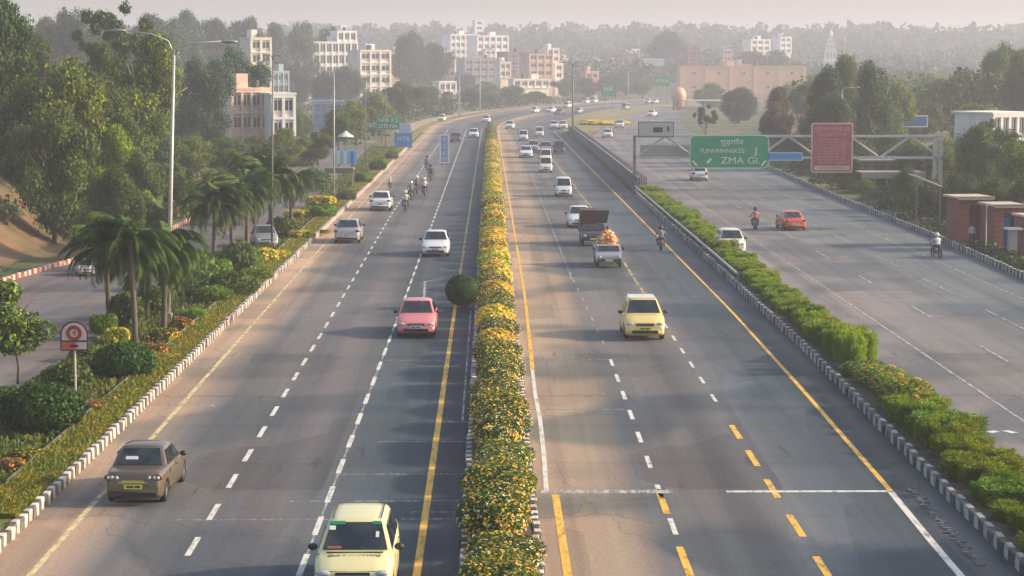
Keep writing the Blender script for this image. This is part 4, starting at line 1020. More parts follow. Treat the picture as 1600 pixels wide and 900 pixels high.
def text(body, size, loc, m, parent, name='lettering', rot=(math.pi / 2, 0, 0), ext=.004, w=None, align='CENTER'):
    cu = bpy.data.curves.new(name, 'FONT'); cu.body = body; cu.size = size; cu.align_x = align; cu.align_y = 'CENTER'; cu.extrude = ext
    cu.materials.append(m); o = link(name, cu, parent); o.location = loc; o.rotation_euler = rot
    if w: o.scale = (w, 1, 1)
    return o
p_cream = paint('cream_taxi_paint', (.72, .66, .34)); p_pink = paint('pink_car_paint', (.66, .20, .21)); p_white = paint('white_car_paint', (.68, .68, .70))
p_silver = paint('silver_car_paint', (.42, .42, .45), .5); p_khaki = paint('khaki_gold_car_paint', (.13, .10, .065), .35); p_yel = paint('yellow_taxi_paint', (.74, .58, .20))
p_or = paint('orange_red_car_paint', (.62, .10, .03)); p_dk = paint('dark_car_paint', (.03, .035, .05)); p_cw = paint('cream_white_car_paint', (.70, .68, .55)); p_grey = paint('grey_vehicle_paint', (.22, .23, .26))
def taxi_extra(t, k):
    Y = -k['L'] / 2
    for s in (-1, 1): MB().tube([(s * .52, Y + 1.62, 1.545), (s * .53, Y + 2.3, 1.565), (s * .52, Y + 3.1, 1.54)], .012, 6).build('roof_gutter', m_trim, t)
    z1 = lambda y: .80 + (y - .2) * .17 / .66
    text('ONE C KKICTYTOF', .15, (0, Y + .62, z1(.62) + .035), m_trim, t, rot=(.28, 0, 0), w=.85); text('m.tu', .06, (.05, Y + .50, z1(.50) + .035), m_trim, t, rot=(.28, 0, 0))
    gl = lambda f: (Y + .86 + .64 * f - .022, .95 + .57 * f + .018)
    y, z = gl(.75); MB().box((-.50, y, z), (.13, .01, .11), rx=-.84).build('windscreen_sticker', m_plw, t); MB().box((.46, gl(.55)[0], gl(.55)[1]), (.07, .01, .15), rx=-.84).build('windscreen_sticker', m_plw, t)
    y, z = gl(.90); MB().box((-.40, y, z), (.34, .008, .09), rx=-.84).build('tinted_visor_strip', mat('green_visor_tint', (.03, .22, .12), .2), t); MB().box((.44, y, z), (.18, .008, .09), rx=-.84).build('tinted_visor_strip', mat('green_visor_tint', (.03, .22, .12), .2), t)
    y, z = gl(.16); MB().box((-.44, y, z), (.30, .008, .06), rx=-.84).build('dashboard_ornament', mat('red_brown_dash', (.30, .10, .06), .6), t)
    MB().box((0, Y + .80, .985), (1.2, .025, .02), rx=.25).build('wiper', m_trim, t)
    MB().box((0, Y + .10, .74), (.95, .05, .03)).build('bonnet_gap_shade', mat('shadow_gap', (.12, .11, .06), .7), t)  # dark strip coloured as the shade in the gap at the bonnet edge
car(551, 950, 'mpv', p_cream, 'cream taxi with dark windscreen and lettered bonnet, cut off by the bottom of the frame', 'taxi', roof=taxi_extra, mirror=None, sc=1.12)
def brown_extra(t, k):
    Yr = k['L'] / 2
    mb = MB(); mb.box((0, Yr + .03, .69), (.62, .03, .07)); mb.build('plate_garnish', mat('yellow_gold_trim', (.55, .50, .12), .4, .3), t)
    for s in (-1, 1):
        for dx in (.46, .60, .70): MB().ell((s * dx, Yr - .01, .80), (.055, .05, .055), 8, 6).build('reversing_lamp', m_head, t, True)
    MB().box((.18, Yr - .80, 1.22), (.34, .03, .10), rx=.75).build('rear_window_sticker', m_plw, t)
car(212, 791, 'sedan', p_khaki, 'khaki gold sedan seen from behind with a yellow plate, near the striped kerb', rear=True, plate=m_ply, roof=brown_extra, sc=1.02, rz=-.03, tails=mat('dark_tail_light', (.10, .02, .02), .25, spec=.6))
car(650, 529, 'sedan', p_pink, 'pink sedan facing the camera beside the yellow line', sc=1.09)
car(680, 402, 'sedan', p_white, 'white sedan with a black grille band ahead of the turning box marking', sc=1.10)
car(542, 381, 'sedan', p_silver, 'silver sedan seen from behind near the edge line of the left carriageway', rear=True, sc=1.12, plate=None)
car(594, 330, 'sedan', p_white, 'white sedan seen from behind next to the group of motorcycles', rear=True, sc=1.12)
car(740, 216, 'hatch', p_white, 'small white car far off on the left carriageway by the central reserve', sc=1.1)
car(712, 223, 'hatch', p_dk, 'dark car with a bright bonnet beside the white framed board', sc=1.1)
car(1008, 533, 'hatch', p_yel, 'yellow taxi with white roof facing the camera in the middle carriageway', 'taxi', plate=m_ply, sc=1.16, name='taxi',
    roof=lambda t, k: MB().box((0, -k['L'] / 2 + 2.3, 1.528), (1.06, 1.35, .03)).build('white_roof_panel', p_white, t))
car(906, 357, 'sedan', p_white, 'white sedan alongside the dark pick-up with a tall load', sc=1.1)
car(881, 308, 'van', p_white, 'white minivan midway up the middle carriageway, nearest of the distant white ones', 'van', sc=1.0)
car(853, 270, 'van', p_white, 'white minivan with two dark front windows at the head of the distant queue', 'van', sc=1.0)
car(853, 255, 'van', p_cw, 'white van right behind the minivan with two dark windows', 'van', sc=.98)
car(822, 247, 'sedan', p_white, 'white car on the left side of the distant queue', sc=1.1)
car(834, 238, 'hatch', p_silver, 'silver car in the thick of the distant queue', sc=1.1)
car(853, 240, 'hatch', p_grey, 'grey car in the distant queue behind the white van', sc=1.1)
car(874, 240, 'van', p_dk, 'dark van beside the foot of the parapet wall in the distant queue', 'van', sc=1.0)
car(818, 220, 'van', p_white, 'white and dark van at the upper left of the distant queue', 'van', sc=.98)
car(843, 214, 'van', p_cw, 'boxy pale van at the top of the distant queue', 'van', sc=.98)
car(866, 202, 'hatch', p_white, 'left one of two white cars side by side before the mid-road lamp pole', sc=1.1)
car(880, 202, 'hatch', p_cw, 'right one of two white cars side by side before the mid-road lamp pole', sc=1.1)
for i, (px, py, kd, pt, lb) in enumerate([
    (797, 202, 'hatch', p_white, 'tiny white car at the start of the bend in the middle carriageway'), (836, 177, 'hatch', p_cw, 'tiny pale car halfway round the bend'),
    (862, 176, 'sedan', p_white, 'tiny white car left of the mid-road lamp pole in the bend'), (875, 180, 'sedan', p_dk, 'tiny dark car left of the mid-road lamp pole in the bend'),
    (887, 169, 'van', p_white, 'tiny white van just left above the mid-road lamp pole base'), (904, 178, 'hatch', p_silver, 'tiny silver car right of the mid-road lamp pole'),
    (916, 162, 'van', p_white, 'left tiny white van high up in the bend'), (929, 161, 'van', p_white, 'right tiny white van high up in the bend'),
    (978, 172, 'van', p_silver, 'tiny pale van in the far part of the bend behind the gore'), (1014, 162, 'hatch', p_white, 'left tiny white car near the orange domed kiosk'),
    (1024, 162, 'hatch', p_white, 'right tiny white car near the orange domed kiosk'), (760, 192, 'hatch', p_white, 'tiny white car on the far left carriageway in the bend'),
    (690, 190, 'hatch', p_cw, 'tiny pale car on the sandy shoulder of the bend'), (1020, 182, 'sedan', p_white, 'tiny white car on the right road beyond the gantry')]):
    car(px, py, kd, pt, lb, 'van' if kd == 'van' else 'car', detail=False, sc=1.1, rz=-.35 if py < 185 else -.1)
car(950, 216, 'hatch', p_white, 'small white car on the right road left above the gantry post', sc=1.05)
car(969, 200, 'hatch', p_white, 'smaller white car on the right road farther up behind the gantry', sc=1.05)
car(1094, 283, 'hatch', p_white, 'white hatchback directly below the green gantry sign', sc=1.05, rear=True)
car(1146, 399, 'mpv', p_cw, 'cream-white car half hidden behind the bright bushes on the right road', sc=1.05)
car(1241, 361, 'sedan', p_or, 'orange-red car seen from behind on the right road', rear=True, sc=.98, rz=.08)
car(408, 388, 'sedan', p_silver, 'silver car parked on the service road behind the palms', sc=1.0, rz=.2)
car(127, 432, 'hatch', p_white, 'small white car on the service road by the left edge', sc=.62, rz=.3)

# load carriers
def pickup(px, py, label, body_mat, load, cargo_label, scv=1.1, tall=False):
    b = G(px, py); L = 4.2
    t = thing('pickup_truck', label, 'truck', (b.x, b.y + L * scv / 2, .004), 0, 'loaded pick-up trucks', scv); Y = -L / 2
    # cab
    st = [(0, .42, .70, .80), (.06, .36, .82, .82), (.35, .36, .95, .84), (.62, .36, 1.00, .85), (1.05, .36, 1.36, .72), (1.75, .36, 1.40, .74), (1.80, .36, 1.36, .74)]
    vs = []; fs = []
    for (y, z0, z1, w1) in st:
        vs += [(x, Y + y, z) for x, z in ((-.80, z0), (-.83, min(.95, z1)), (-w1, z1 - .03), (-w1 * .8, z1), (w1 * .8, z1), (w1, z1 - .03), (.83, min(.95, z1)), (.80, z0))]
    for i in range(len(st) - 1):
        for j in range(8): fs.append((i * 8 + j, i * 8 + (j + 1) % 8, (i + 1) * 8 + (j + 1) % 8, (i + 1) * 8 + j))
    fs += [tuple(range(8))[::-1], tuple(48 + j for j in range(8))]
    MB().add(vs, fs).build('cab', body_mat, t)
    MB().slab([(-.70, Y + .65, 1.03), (.70, Y + .65, 1.03), (.64, Y + 1.01, 1.33), (-.64, Y + 1.01, 1.33)], (0, -.02, .012)).build('windscreen', m_glass, t)
    for s in (-1, 1): MB().slab([(s * .835, Y + .80, 1.0), (s * .835, Y + 1.65, 1.0), (s * .75, Y + 1.65, 1.33), (s * .75, Y + 1.05, 1.33)], (s * .012, 0, 0)).build('side_window', m_glass, t)
    mb = MB(); mb.box((0, Y + 3.0, .72), (1.66, 2.36, .10)); mb.box((-.82, Y + 3.0, .98), (.05, 2.36, .44)); mb.box((.82, Y + 3.0, .98), (.05, 2.36, .44)); mb.box((0, Y + 1.86, .98), (1.6, .05, .44)); mb.box((0, Y + 4.16, .98), (1.6, .05, .44))
    for k in range(6): mb.box((-.86, Y + 2.0 + k * .4, .98), (.03, .05, .44)); mb.box((.86, Y + 2.0 + k * .4, .98), (.03, .05, .44))
    mb.build('cargo_bed', body_mat, t)
    MB().box((0, Y + 2.4, .5), (.9, 3.4, .14)).build('chassis', m_trim, t)
    MB().box((0, Y - .02, .50), (1.5, .06, .14)).build('front_bumper', m_trim, t)
    MB().box((0, Y - .055, .50), (.5, .02, .12)).build('number_plate', m_ply, t)
    for s in (-1, 1):
        MB().ell((s * .62, Y + .02, .70), (.13, .06, .10), 10, 6).build('headlight', m_head, t, True)
        MB().ell((s * .95, Y + .7, 1.2), (.09, .05, .13), 8, 6).build('wing_mirror', m_trim, t, True)
        for q in (.65, 3.35):
            w_ = link('wheel', car_parts('sedan')['wh'][0], t); w_.location = (s * .72, Y + q, .29)
            link('rim', car_parts('sedan')['wh'][1], w_)
    load(b, Y, scv, cargo_label)
    return t
m_orange = mat('orange_sacks', (.58, .15, .03), .8, col2=(.55, .28, .12), scale=5); m_sack = mat('tan_sack', (.66, .50, .34), .85)
def load_orange(b, Y, s, label):
    t = thing('cargo_heap', label, 'cargo', (b.x, b.y + 2.1 * s, .004), 0, None, s)
    rg = random.Random(4); mb = MB()
    mb.ell((0, .75, 1.30), (.60, 1.0, .55), 16, 10, 0)
    mb.build('sack_pile', m_orange, t, True)
    for k in range(90):
        a = rg.uniform(0, 6.28); r = rg.random() ** .5; z = 1.15 + .95 * math.sqrt(max(0, 1 - r * r * .95)) * rg.uniform(.8, 1.05)
        MB().ell((.68 * r * math.cos(a), .75 + 1.0 * r * math.sin(a), z), (rg.uniform(.12, .22), rg.uniform(.10, .16), rg.uniform(.07, .13)), 8, 6, rz=rg.uniform(0, 3)).build('sack', m_sack if k % 3 == 0 else m_orange, t, True)
m_crate = mat('dark_red_load_cover', (.10, .022, .018), .8, col2=(.05, .02, .02), scale=3); m_tarp = mat('black_tarpaulin', (.03, .032, .032), .7)
def load_dark(b, Y, s, label):
    t = thing('tall_cargo', label, 'cargo', (b.x, b.y + 2.1 * s, .004), 0, None, s)
    MB().box((-.28, .75, 1.62), (1.1, 2.3, 1.35)).build('red_stack', m_crate, t)
    mb = MB()
    mb.slab([(.30, -.42, 1.42), (.95, -.42, 1.42), (1.12, -.42, 2.28), (.28, -.42, 2.28)], (0, 2.2, 0)); mb.build('tarpaulin_stack', m_tarp, t)
    for k in range(4):
        MB().box((-.28, -.42, 1.2 + k * .3), (1.12, .03, .03)).build('strap', m_tarp, t)
pickup(952, 419, 'small silver-grey pick-up carrying a heap of orange sacks', p_silver, load_orange, 'heap of orange sacks piled on the silver-grey pick-up', .98)
pickup(928, 385, 'dark pick-up with a tall dark red and black load beside the white sedan', paint('dark_purple_grey_paint', (.05, .045, .06)), load_dark, 'tall dark red and black load on the dark pick-up', 1.05)

# ---------------------------------------------------------------- motorcycles and riders
m_mb = mat('motorcycle_black', (.02, .02, .022), .35, spec=.6); m_mr = mat('motorcycle_red', (.35, .02, .015), .35); m_met = mat('engine_metal', (.25, .25, .25), .35, .8)
def moto_meshes():
    d = {}
    d['tyre'] = MB().lathe_x((0, 0, 0), [(-.045, .24), (-.05, .28), (0, .31), (.05, .28), (.045, .24), (-.045, .24)], 20).data('wheel', m_tyre, True)
    rm = MB(); rm.lathe_x((0, 0, 0), [(-.03, .0), (-.03, .05), (.03, .05), (.03, 0)], 10)
    for k in range(5):
        a = k * 2 * math.pi / 5; rm.tube([(0, .04 * math.cos(a), .04 * math.sin(a)), (0, .235 * math.cos(a), .235 * math.sin(a))], .012, 5)
    d['rim'] = rm.data('rim', m_met)
    fr = MB(); fr.tube([(0, -.38, .82), (0, -.15, .55), (0, .15, .38), (0, .35, .45), (0, .62, .31)], .025, 6)
    fr.tube([(0, -.38, .82), (0, .1, .72), (0, .55, .72)], .025, 6); fr.tube([(.07, .35, .42), (.07, .62, .31)], .02, 6); fr.tube([(-.07, .35, .42), (-.07, .62, .31)], .02, 6)
    fr.tube([(.07, .6, .32), (.08, .5, .68)], .022, 6); fr.tube([(-.07, .6, .32), (-.08, .5, .68)], .022, 6)
    d['frame'] = fr.data('frame', m_mb)
    fk = MB()
    for s in (-1, 1): fk.tube([(s * .075, -.66, .30), (s * .07, -.40, .88)], .022, 6)
    d['fork'] = fk.data('fork', m_met)
    d['tank'] = MB().ell((0, -.15, .84), (.15, .27, .13), 14, 8).data('fuel_tank', m_mb, True)
    se = MB(); se.ell((0, .32, .82), (.14, .40, .065), 14, 6); d['seat'] = se.data('seat', m_trim, True)
    en = MB(); en.box((0, -.02, .45), (.26, .34, .30)); en.ell((0, -.12, .58), (.10, .10, .14), 10, 6); en.tube([(.12, -.1, .35), (.15, .2, .28), (.15, .75, .36)], .035, 7); d['engine'] = en.data('engine', m_met)
    hb = MB(); hb.tube([(-.36, -.28, 1.02), (-.16, -.40, .98), (.16, -.40, .98), (.36, -.28, 1.02)], .016, 6); d['handlebar'] = hb.data('handlebar', m_mb)
    d['lamp'] = MB().ell((0, -.52, .88), (.10, .08, .10), 10, 6).data('headlight', m_head, True)
    mg = MB()
    for y_ in (-.66, .62):
        for k in range(5):
            a = math.pi * (.25 + .12 * k) ; a2 = a + math.pi * .12
            mg.slab([(-.055, y_ + .335 * math.cos(a), .31 + .335 * math.sin(a)), (.055, y_ + .335 * math.cos(a), .31 + .335 * math.sin(a)), (.055, y_ + .335 * math.cos(a2), .31 + .335 * math.sin(a2)), (-.055, y_ + .335 * math.cos(a2), .31 + .335 * math.sin(a2))], (0, 0, .012))
    d['guard'] = mg.data('mudguard', m_mb)
    d['mirror'] = MB().ell((0, 0, 0), (.055, .02, .04), 8, 5).data('mirror', m_met, True)
    d['tail'] = MB().box((0, .76, .74), (.14, .05, .07)).data('tail_light', m_tail)
    return d
MM = moto_meshes()
def skin_mesh(name, vs, es, rs, lv=1):
    me = bpy.data.meshes.new('tmp'); me.from_pydata(vs, es, []); o = bpy.data.objects.new('tmp', me); COL.objects.link(o)
    o.modifiers.new('s', 'SKIN'); sk = me.skin_vertices[0].data
    for i, r in enumerate(rs): sk[i].radius = (r, r) if not hasattr(r, '__len__') else r
    sk[0].use_root = True
    su = o.modifiers.new('u', 'SUBSURF'); su.levels = lv
    dg = bpy.context.evaluated_depsgraph_get(); dg.update()
    m2 = bpy.data.meshes.new_from_object(o.evaluated_get(dg)); m2.name = name
    bpy.data.objects.remove(o); return m2
def person_mesh(pose='ride', lean=0.0):
    vs, es, rs = [], [], []
    def chain(pts, rad, start=None):
        p = start
        for q, r in zip(pts, rad):
            vs.append(q); rs.append(r); i = len(vs) - 1
            if p is not None: es.append((p, i))
            p = i
        return p
    if pose == 'ride':
        pel = (0, .22, .94); chest = (0, .10, 1.28)
        i0 = chain([pel], [(.15, .12)]); i1 = chain([(0, .16, 1.10), chest], [(.14, .10), (.17, .115)], i0); nk = chain([(0, .04, 1.44)], [.055], i1)
        chain([(0, .015, 1.56), (0, .01, 1.68)], [(.08, .095), (.07, .085)], nk)
        for s in (-1, 1):
            w_ = chain([(s * .19, .06, 1.36), (s * .27, -.10, 1.16), (s * .30, -.24, 1.06)], [.058, .042, .030], i1)
            for f in range(4): chain([(s * (.275 + .018 * f), -.285, 1.055 - .002 * f), (s * (.272 + .018 * f), -.315, 1.035)], [.010, .008], w_) if f < 4 else None
            chain([(s * .262, -.26, 1.03), (s * .255, -.285, 1.015)], [.011, .009], w_)
            chain([(s * .11, .18, .90), (s * .22, -.16, .82), (s * .19, .04, .44), (s * .18, .0, .37), (s * .19, -.10, .35)], [.095, .070, .050, .04, .035], i0)
    else:
        i0 = chain([(0, 0, .95)], [(.14, .10)]); i1 = chain([(0, 0, 1.12), (0, .01, 1.34)], [(.13, .09), (.17, .10)], i0); nk = chain([(0, .0, 1.49)], [.05], i1)
        chain([(0, -.01, 1.58), (0, -.01, 1.69)], [(.07, .08), (.065, .08)], nk)
        for s in (-1, 1):
            w_ = chain([(s * .19, 0, 1.41), (s * .23, .02, 1.13), (s * .24, -.06, .88)], [.052, .04, .028], i1)
            for f in range(4): chain([(s * .24, -.09 + .02 * f, .81), (s * .235, -.09 + .018 * f, .75)], [.010, .008], w_)
            chain([(s * .22, -.10, .84), (s * .215, -.115, .80)], [.011, .009], w_)
            chain([(s * .10, 0, .88), (s * .11, -.02, .50), (s * .11, .02, .09), (s * .12, -.12, .04)], [.085, .06, .04, .035], i0)
    me = skin_mesh('body', vs, es, rs)
    m0 = [mat('skin', (.25, .13, .08), .6), mat('shirt', (.4, .4, .4), .8), mat('trousers', (.05, .05, .07), .85), m_trim]
    for m in m0: me.materials.append(m)
    mi = []
    for p in me.polygons:
        c = p.center
        if pose == 'ride': k = 0 if c.z > 1.46 or c.y < -.22 and c.z > .95 else (1 if c.z > .98 else (3 if c.z < .41 else 2))
        else: k = 0 if c.z > 1.49 or (abs(c.x) > .2 and c.z < .9) else (1 if c.z > .98 else (3 if c.z < .09 else 2))
        mi.append(k)
    me.polygons.foreach_set('material_index', mi); me.polygons.foreach_set('use_smooth', [True] * len(mi)); return me
PM = person_mesh('ride'); PS = person_mesh('stand')
hm = MB(); hm.ell((0, 0, 0), (.135, .155, .145), 16, 10); HELM = hm.data('helmet', m_trim, True)
VIS = MB().ell((0, -.045, -.015), (.115, .118, .055), 14, 8).data('visor', m_glass, True)
FACE = MB().ell((0, -.088, .0), (.012, .016, .018), 6, 4); FACE.ell((-.032, -.082, .022), (.011, .006, .006), 6, 4, 1); FACE.ell((.032, -.082, .022), (.011, .006, .006), 6, 4, 1); FACE.box((0, -.083, -.032), (.045, .008, .010), 2)
FACE = FACE.data('face', [mat('skin', (.25, .13, .08), .6), m_trim, mat('lips', (.22, .07, .05), .6)])
def shirtm(nm, c): return mat(nm, c, .85, var=.25, scale=6)
def rider(loc, rz, sc, shirt, helmet, label, trousers=None, dy=0.0):
    t = thing('person', label, 'person', loc, rz, 'riders', sc)
    if dy: t.location = Matrix.Rotation(rz, 3, 'Z') @ Vector((0, dy * sc, .02)) + Vector(loc)
    t.scale = (sc * 1.2, sc * 1.05, sc); b = link('body', PM, t); setmat(b, shirt, 1)
    if trousers: setmat(b, trousers, 2)
    h = link('helmet', HELM, t); h.location = (0, .0, 1.66); setmat(h, helmet); link('visor', VIS, h)
    f = link('face', FACE, t); f.location = (0, -.01, 1.60)
def moto(px, py, tank, shirt, helmet, label, rlabel, rear=False, rz=0.0, sc=1.0, pillion=None, group='motorcycles on the highway'):
    b = G(px, py); r = (math.pi if rear else 0) + rz
    t = thing('motorcycle', label, 'motorcycle', (b.x, b.y + .75, .004), r, group, sc)
    for nm, p in (('wheel', (0, -.66, .31)), ('wheel', (0, .62, .31))):
        o = link('wheel', MM['tyre'], t); o.location = p; link('rim', MM['rim'], o)
    for k in ('frame', 'fork', 'seat', 'engine', 'handlebar', 'lamp', 'guard', 'tail'): link(MM[k].name.split('.')[0], MM[k], t)
    o = link('fuel_tank', MM['tank'], t); setmat(o, tank)
    for s in (-1, 1): o = link('mirror', MM['mirror'], t); o.location = (s * .30, -.34, 1.14)
    rider((b.x, b.y + .75, .004), r, sc, shirt, helmet, rlabel)
    if pillion: rider((b.x, b.y + .75, .03), r, sc, pillion[0], pillion[1], pillion[2], dy=.42)
s_cream = shirtm('cream_shirt', (.55, .50, .38)); s_grey = shirtm('grey_shirt', (.22, .22, .24)); s_pink = shirtm('pink_shirt', (.50, .17, .18)); s_white = shirtm('white_shirt', (.62, .62, .62)); s_navy = shirtm('navy_shirt', (.05, .05, .12)); s_purp = shirtm('purple_shirt', (.20, .12, .24)); s_olive = shirtm('olive_shirt', (.16, .16, .08))
h_w = mat('white_helmet', (.68, .66, .55), .3); h_k = mat('black_helmet', (.02, .02, .025), .2); h_r = mat('red_helmet', (.35, .03, .03), .3)
moto(633, 330, m_mb, s_cream, h_w, 'nearest motorcycle of the group in the left carriageway', 'person in a cream shirt and pale helmet on the nearest motorcycle of the group', rear=True)
moto(642, 313, m_mb, s_grey, h_w, 'motorcycle just behind the nearest one of the group', 'person in a grey shirt and white helmet just behind the nearest rider', rear=True)
moto(651, 303, m_mr, s_olive, h_w, 'motorcycle at the left of the middle pair in the group', 'person in an olive shirt and white helmet at the left of the middle pair', rear=True)
moto(663, 307, m_mb, s_grey, h_w, 'motorcycle at the right of the middle pair in the group', 'person in a grey shirt with a white helmet at the right of the middle pair', rear=True, pillion=(s_white, h_w, 'person in a white shirt sitting pillion at the right of the middle pair'))
moto(673, 283, m_mb, s_navy, h_k, 'dark motorcycle behind the middle pair of the group', 'person in navy with a black helmet behind the middle pair', rear=True)
moto(667, 267, m_mb, s_purp, h_k, 'farthest motorcycle of the group below the white framed board', 'person in purple on the farthest motorcycle of the group', rear=True)
moto(609, 296, m_mr, s_cream, h_w, 'scooter-sized motorcycle alone near the left edge line', 'person in cream alone near the left edge line', rear=True, sc=.7)
moto(1034, 393, m_mb, s_grey, h_k, 'black motorcycle beside the right yellow line of the middle carriageway', 'person in grey with a black helmet beside the right yellow line', rear=True, sc=.95)
moto(1182, 361, m_mr, s_pink, h_k, 'red motorcycle in the middle of the right road', 'person in a pink-red shirt with a black helmet on the right road', rear=True, sc=1.0)
moto(1467, 404, m_mb, s_white, h_w, 'motorcycle next to the far kerb of the right road before the brick booths', 'person in a white shirt riding along the far kerb of the right road', rear=True, rz=.2, sc=.92)

# ================================================================= LAMPS, SIGNS, GANTRY
m_pole = mat('galvanised_pole', (.46, .46, .43), .5, .2, var=.2); m_poled = mat('rusty_dark_pole', (.16, .14, .13), .7, .2)
def lamp(px, pbase, ptop, label, arms=((-2.35, .95), (2.35, .42)), m=None, group='street lamps along the highway', leanpx=0, r=.12, hs=1.0):
    b = G(px, pbase); tp = P(px + leanpx, ptop, b.y); h = tp.z; m = m or m_pole; lx = tp.x - b.x
    t = thing('street_lamp', label, 'street lamp', (b.x, b.y, 0), 0, group)
    mb = MB(); mb.tube([(0, 0, 0), (lx * .5, 0, h * .5), (lx, 0, h)], [r, r * .8, r * .55], 10); mb.build('pole', m, t, True)
    mb = MB(); mb.box((0, 0, .25), (.42, .42, .5)); mb.build('base', m_conc, t)
    for (dx, dz) in arms:
        mb = MB(); mb.tube([(lx, 0, h - .25), (lx + dx * .12, 0, h + dz * .45), (lx + dx * .45, 0, h + dz * .8), (lx + dx, 0, h + dz)], [r * .48, r * .36, r * .28, r * .24], 8); mb.build('arm', m, t, True)
        mb = MB(); mb.ell((lx + dx * 1.14, 0, h + dz - .02), (.42 * hs, .16 * hs, .09 * hs), 12, 6); mb.build('lamp_head', mat('lamp_housing', (.30, .31, .32), .4, .4), t, True)
lamp(262, 505, 78, 'tallest and nearest double-armed street lamp rising out of the garden', leanpx=10)
lamp(425, 390, 90, 'second double-armed street lamp, standing behind the palms', m=m_poled, leanpx=1, arms=((-.45, .2), (.45, .15)), r=.08, hs=.5)
lamp(522, 308, 112, 'third street lamp beside the golden shrubs', leanpx=0, arms=((-.45, .2), (.45, .15)), r=.08, hs=.5)
lamp(571, 262, 122, 'fourth street lamp before the green direction sign', m=m_poled, arms=((-.45, .2), (.45, .15)), r=.08, hs=.5)
lamp(603, 238, 128, 'fifth street lamp behind the green direction sign', m=m_poled, arms=((-.45, .2), (.45, .15)), r=.08, hs=.5)
lamp(895, 213, 100, 'lone dark lamp pole at the head of the parapet wall in mid road', m=m_poled, arms=((-1.6, .3), (1.6, .3)), r=.2)
for i, (px, py, tp, lb) in enumerate([(718, 181, 118, 'slim pale lamp pole at the left of the road bend'), (750, 174, 120, 'second slim pale lamp pole along the road bend'), (982, 160, 112, 'faint lamp pole beyond the gore near the green signs'), (1316, 262, 140, 'lamp pole in the grove behind the red sign')]):
    lamp(px, py, tp, lb, arms=((1.6, .3),), r=.13, group='slim far lamp poles')
m_sg = mat('green_sign_face', (.0, .27, .115), .5); m_sb = mat('blue_sign_face', (.03, .22, .50), .5); m_sr = mat('red_sign_face', (.33, .035, .05), .6, col2=(.42, .10, .11), scale=1.5); m_sw = mat('sign_white', (.66, .66, .62), .6); m_spink = mat('sign_pale_pink', (.55, .32, .30), .6)
def rrect(w_, h_, r, n=5):
    pts = []
    for cx, cz, a0 in ((w_ / 2 - r, h_ / 2 - r, 0), (-w_ / 2 + r, h_ / 2 - r, 90), (-w_ / 2 + r, -h_ / 2 + r, 180), (w_ / 2 - r, -h_ / 2 + r, 270)):
        for k in range(n + 1):
            a = R(a0 + 90 * k / n); pts.append((cx + r * math.cos(a), cz + r * math.sin(a)))
    return pts
def plate(name, cx, cz, w_, h_, m, parent, y=0, th=.06, r=.15):
    pts = [(cx + x, y, cz + z) for x, z in rrect(w_, h_, r)]
    return MB().slab(pts, (0, th, 0)).build(name, m, parent)
GY = 210.0
def gp(px, py, Y=GY): p = P(px, py, Y); return p.x, p.z
def gantry():
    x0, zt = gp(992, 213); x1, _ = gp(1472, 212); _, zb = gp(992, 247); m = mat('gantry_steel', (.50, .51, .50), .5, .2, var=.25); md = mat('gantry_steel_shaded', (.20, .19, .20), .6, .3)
    t = thing('sign_gantry', 'grey lattice steel gantry spanning the right road', 'gantry', (x0, GY, 0))
    W = x1 - x0
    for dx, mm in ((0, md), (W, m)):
        mb = MB()
        for dy in (0, .9):
            for ex in ((0, .6) if dx else (0,)):
                mb.box((dx - ex, dy, zt / 2), (.22, .22, zt))
        if dx:
            for k in range(4): mb.tube([(dx - .6, 0, zt * k / 4), (dx, 0, zt * (k + 1) / 4)], .05, 5)
        mb.build('post', mm, t)
    for z in (zt, zb):
        for dy in (0, .9): MB().box((W / 2, dy, z), (W + .2, .22, .22)).build('chord', m, t)
    n = 10
    for k in range(n):
        xa, xb = W * k / n, W * (k + 1) / n
        a, b_ = (zb, zt) if k % 2 == 0 else (zt, zb)
        for dy in (0, .9): MB().tube([(xa, dy, a), (xb, dy, b_)], .085, 6).build('brace', m, t)
        MB().tube([(xa, 0, a), (xa, .9, a)], .04, 5).build('cross_tie', m, t)
    return t
gantry()
def board(name, label, pxs, pys, face, border=None, Y=GY - .3, r=.3, cat='sign', th=.08, bw=.09):
    x0, z1 = gp(pxs[0], pys[0], Y); x1, z0 = gp(pxs[1], pys[1], Y); w_, h_ = x1 - x0, z1 - z0
    t = thing(name, label, cat, ((x0 + x1) / 2, Y, (z0 + z1) / 2))
    plate('face', 0, 0, w_ - 2 * bw if border else w_, h_ - 2 * bw if border else h_, face, t, y=-.012 if border else 0, th=th, r=max(.02, r - bw))
    if border: plate('border', 0, 0, w_, h_, border, t, 0, th - .02, r)
    MB().box((-w_ * .3, th + .08, 0), (.08, .16, h_ * .8)).build('bracket', m_poled, t); MB().box((w_ * .3, th + .08, 0), (.08, .16, h_ * .8)).build('bracket', m_poled, t)
    return t, w_, h_
t, w_, h_ = board('direction_sign', 'large green direction sign with white lettering hung on the gantry', (1078, 1201), (211, 263), m_sg, mat('sign_border_mint', (.45, .68, .58), .6), r=.55)
text('गुड़गाँव', .72, (.25, -.03, h_ * .28), m_sw, t, w=1.3); text('TUNNNNNIIKZE-', .62, (-.65, -.03, h_ * .02), m_sw, t, w=1.0); text('J', .95, (2.75, -.03, h_ * .02), m_sw, t, w=1.5)
text('ZMA Gi.', .95, (1.15, -.03, -h_ * .27), m_sw, t, w=1.2)
mb = MB(); mb.slab([(-2.35, -.03, -1.05), (-2.15, -.03, -1.25), (-1.75, -.03, -.75), (-1.95, -.03, -.65)], (0, .015, 0)); mb.build('arrow', m_sw, t)
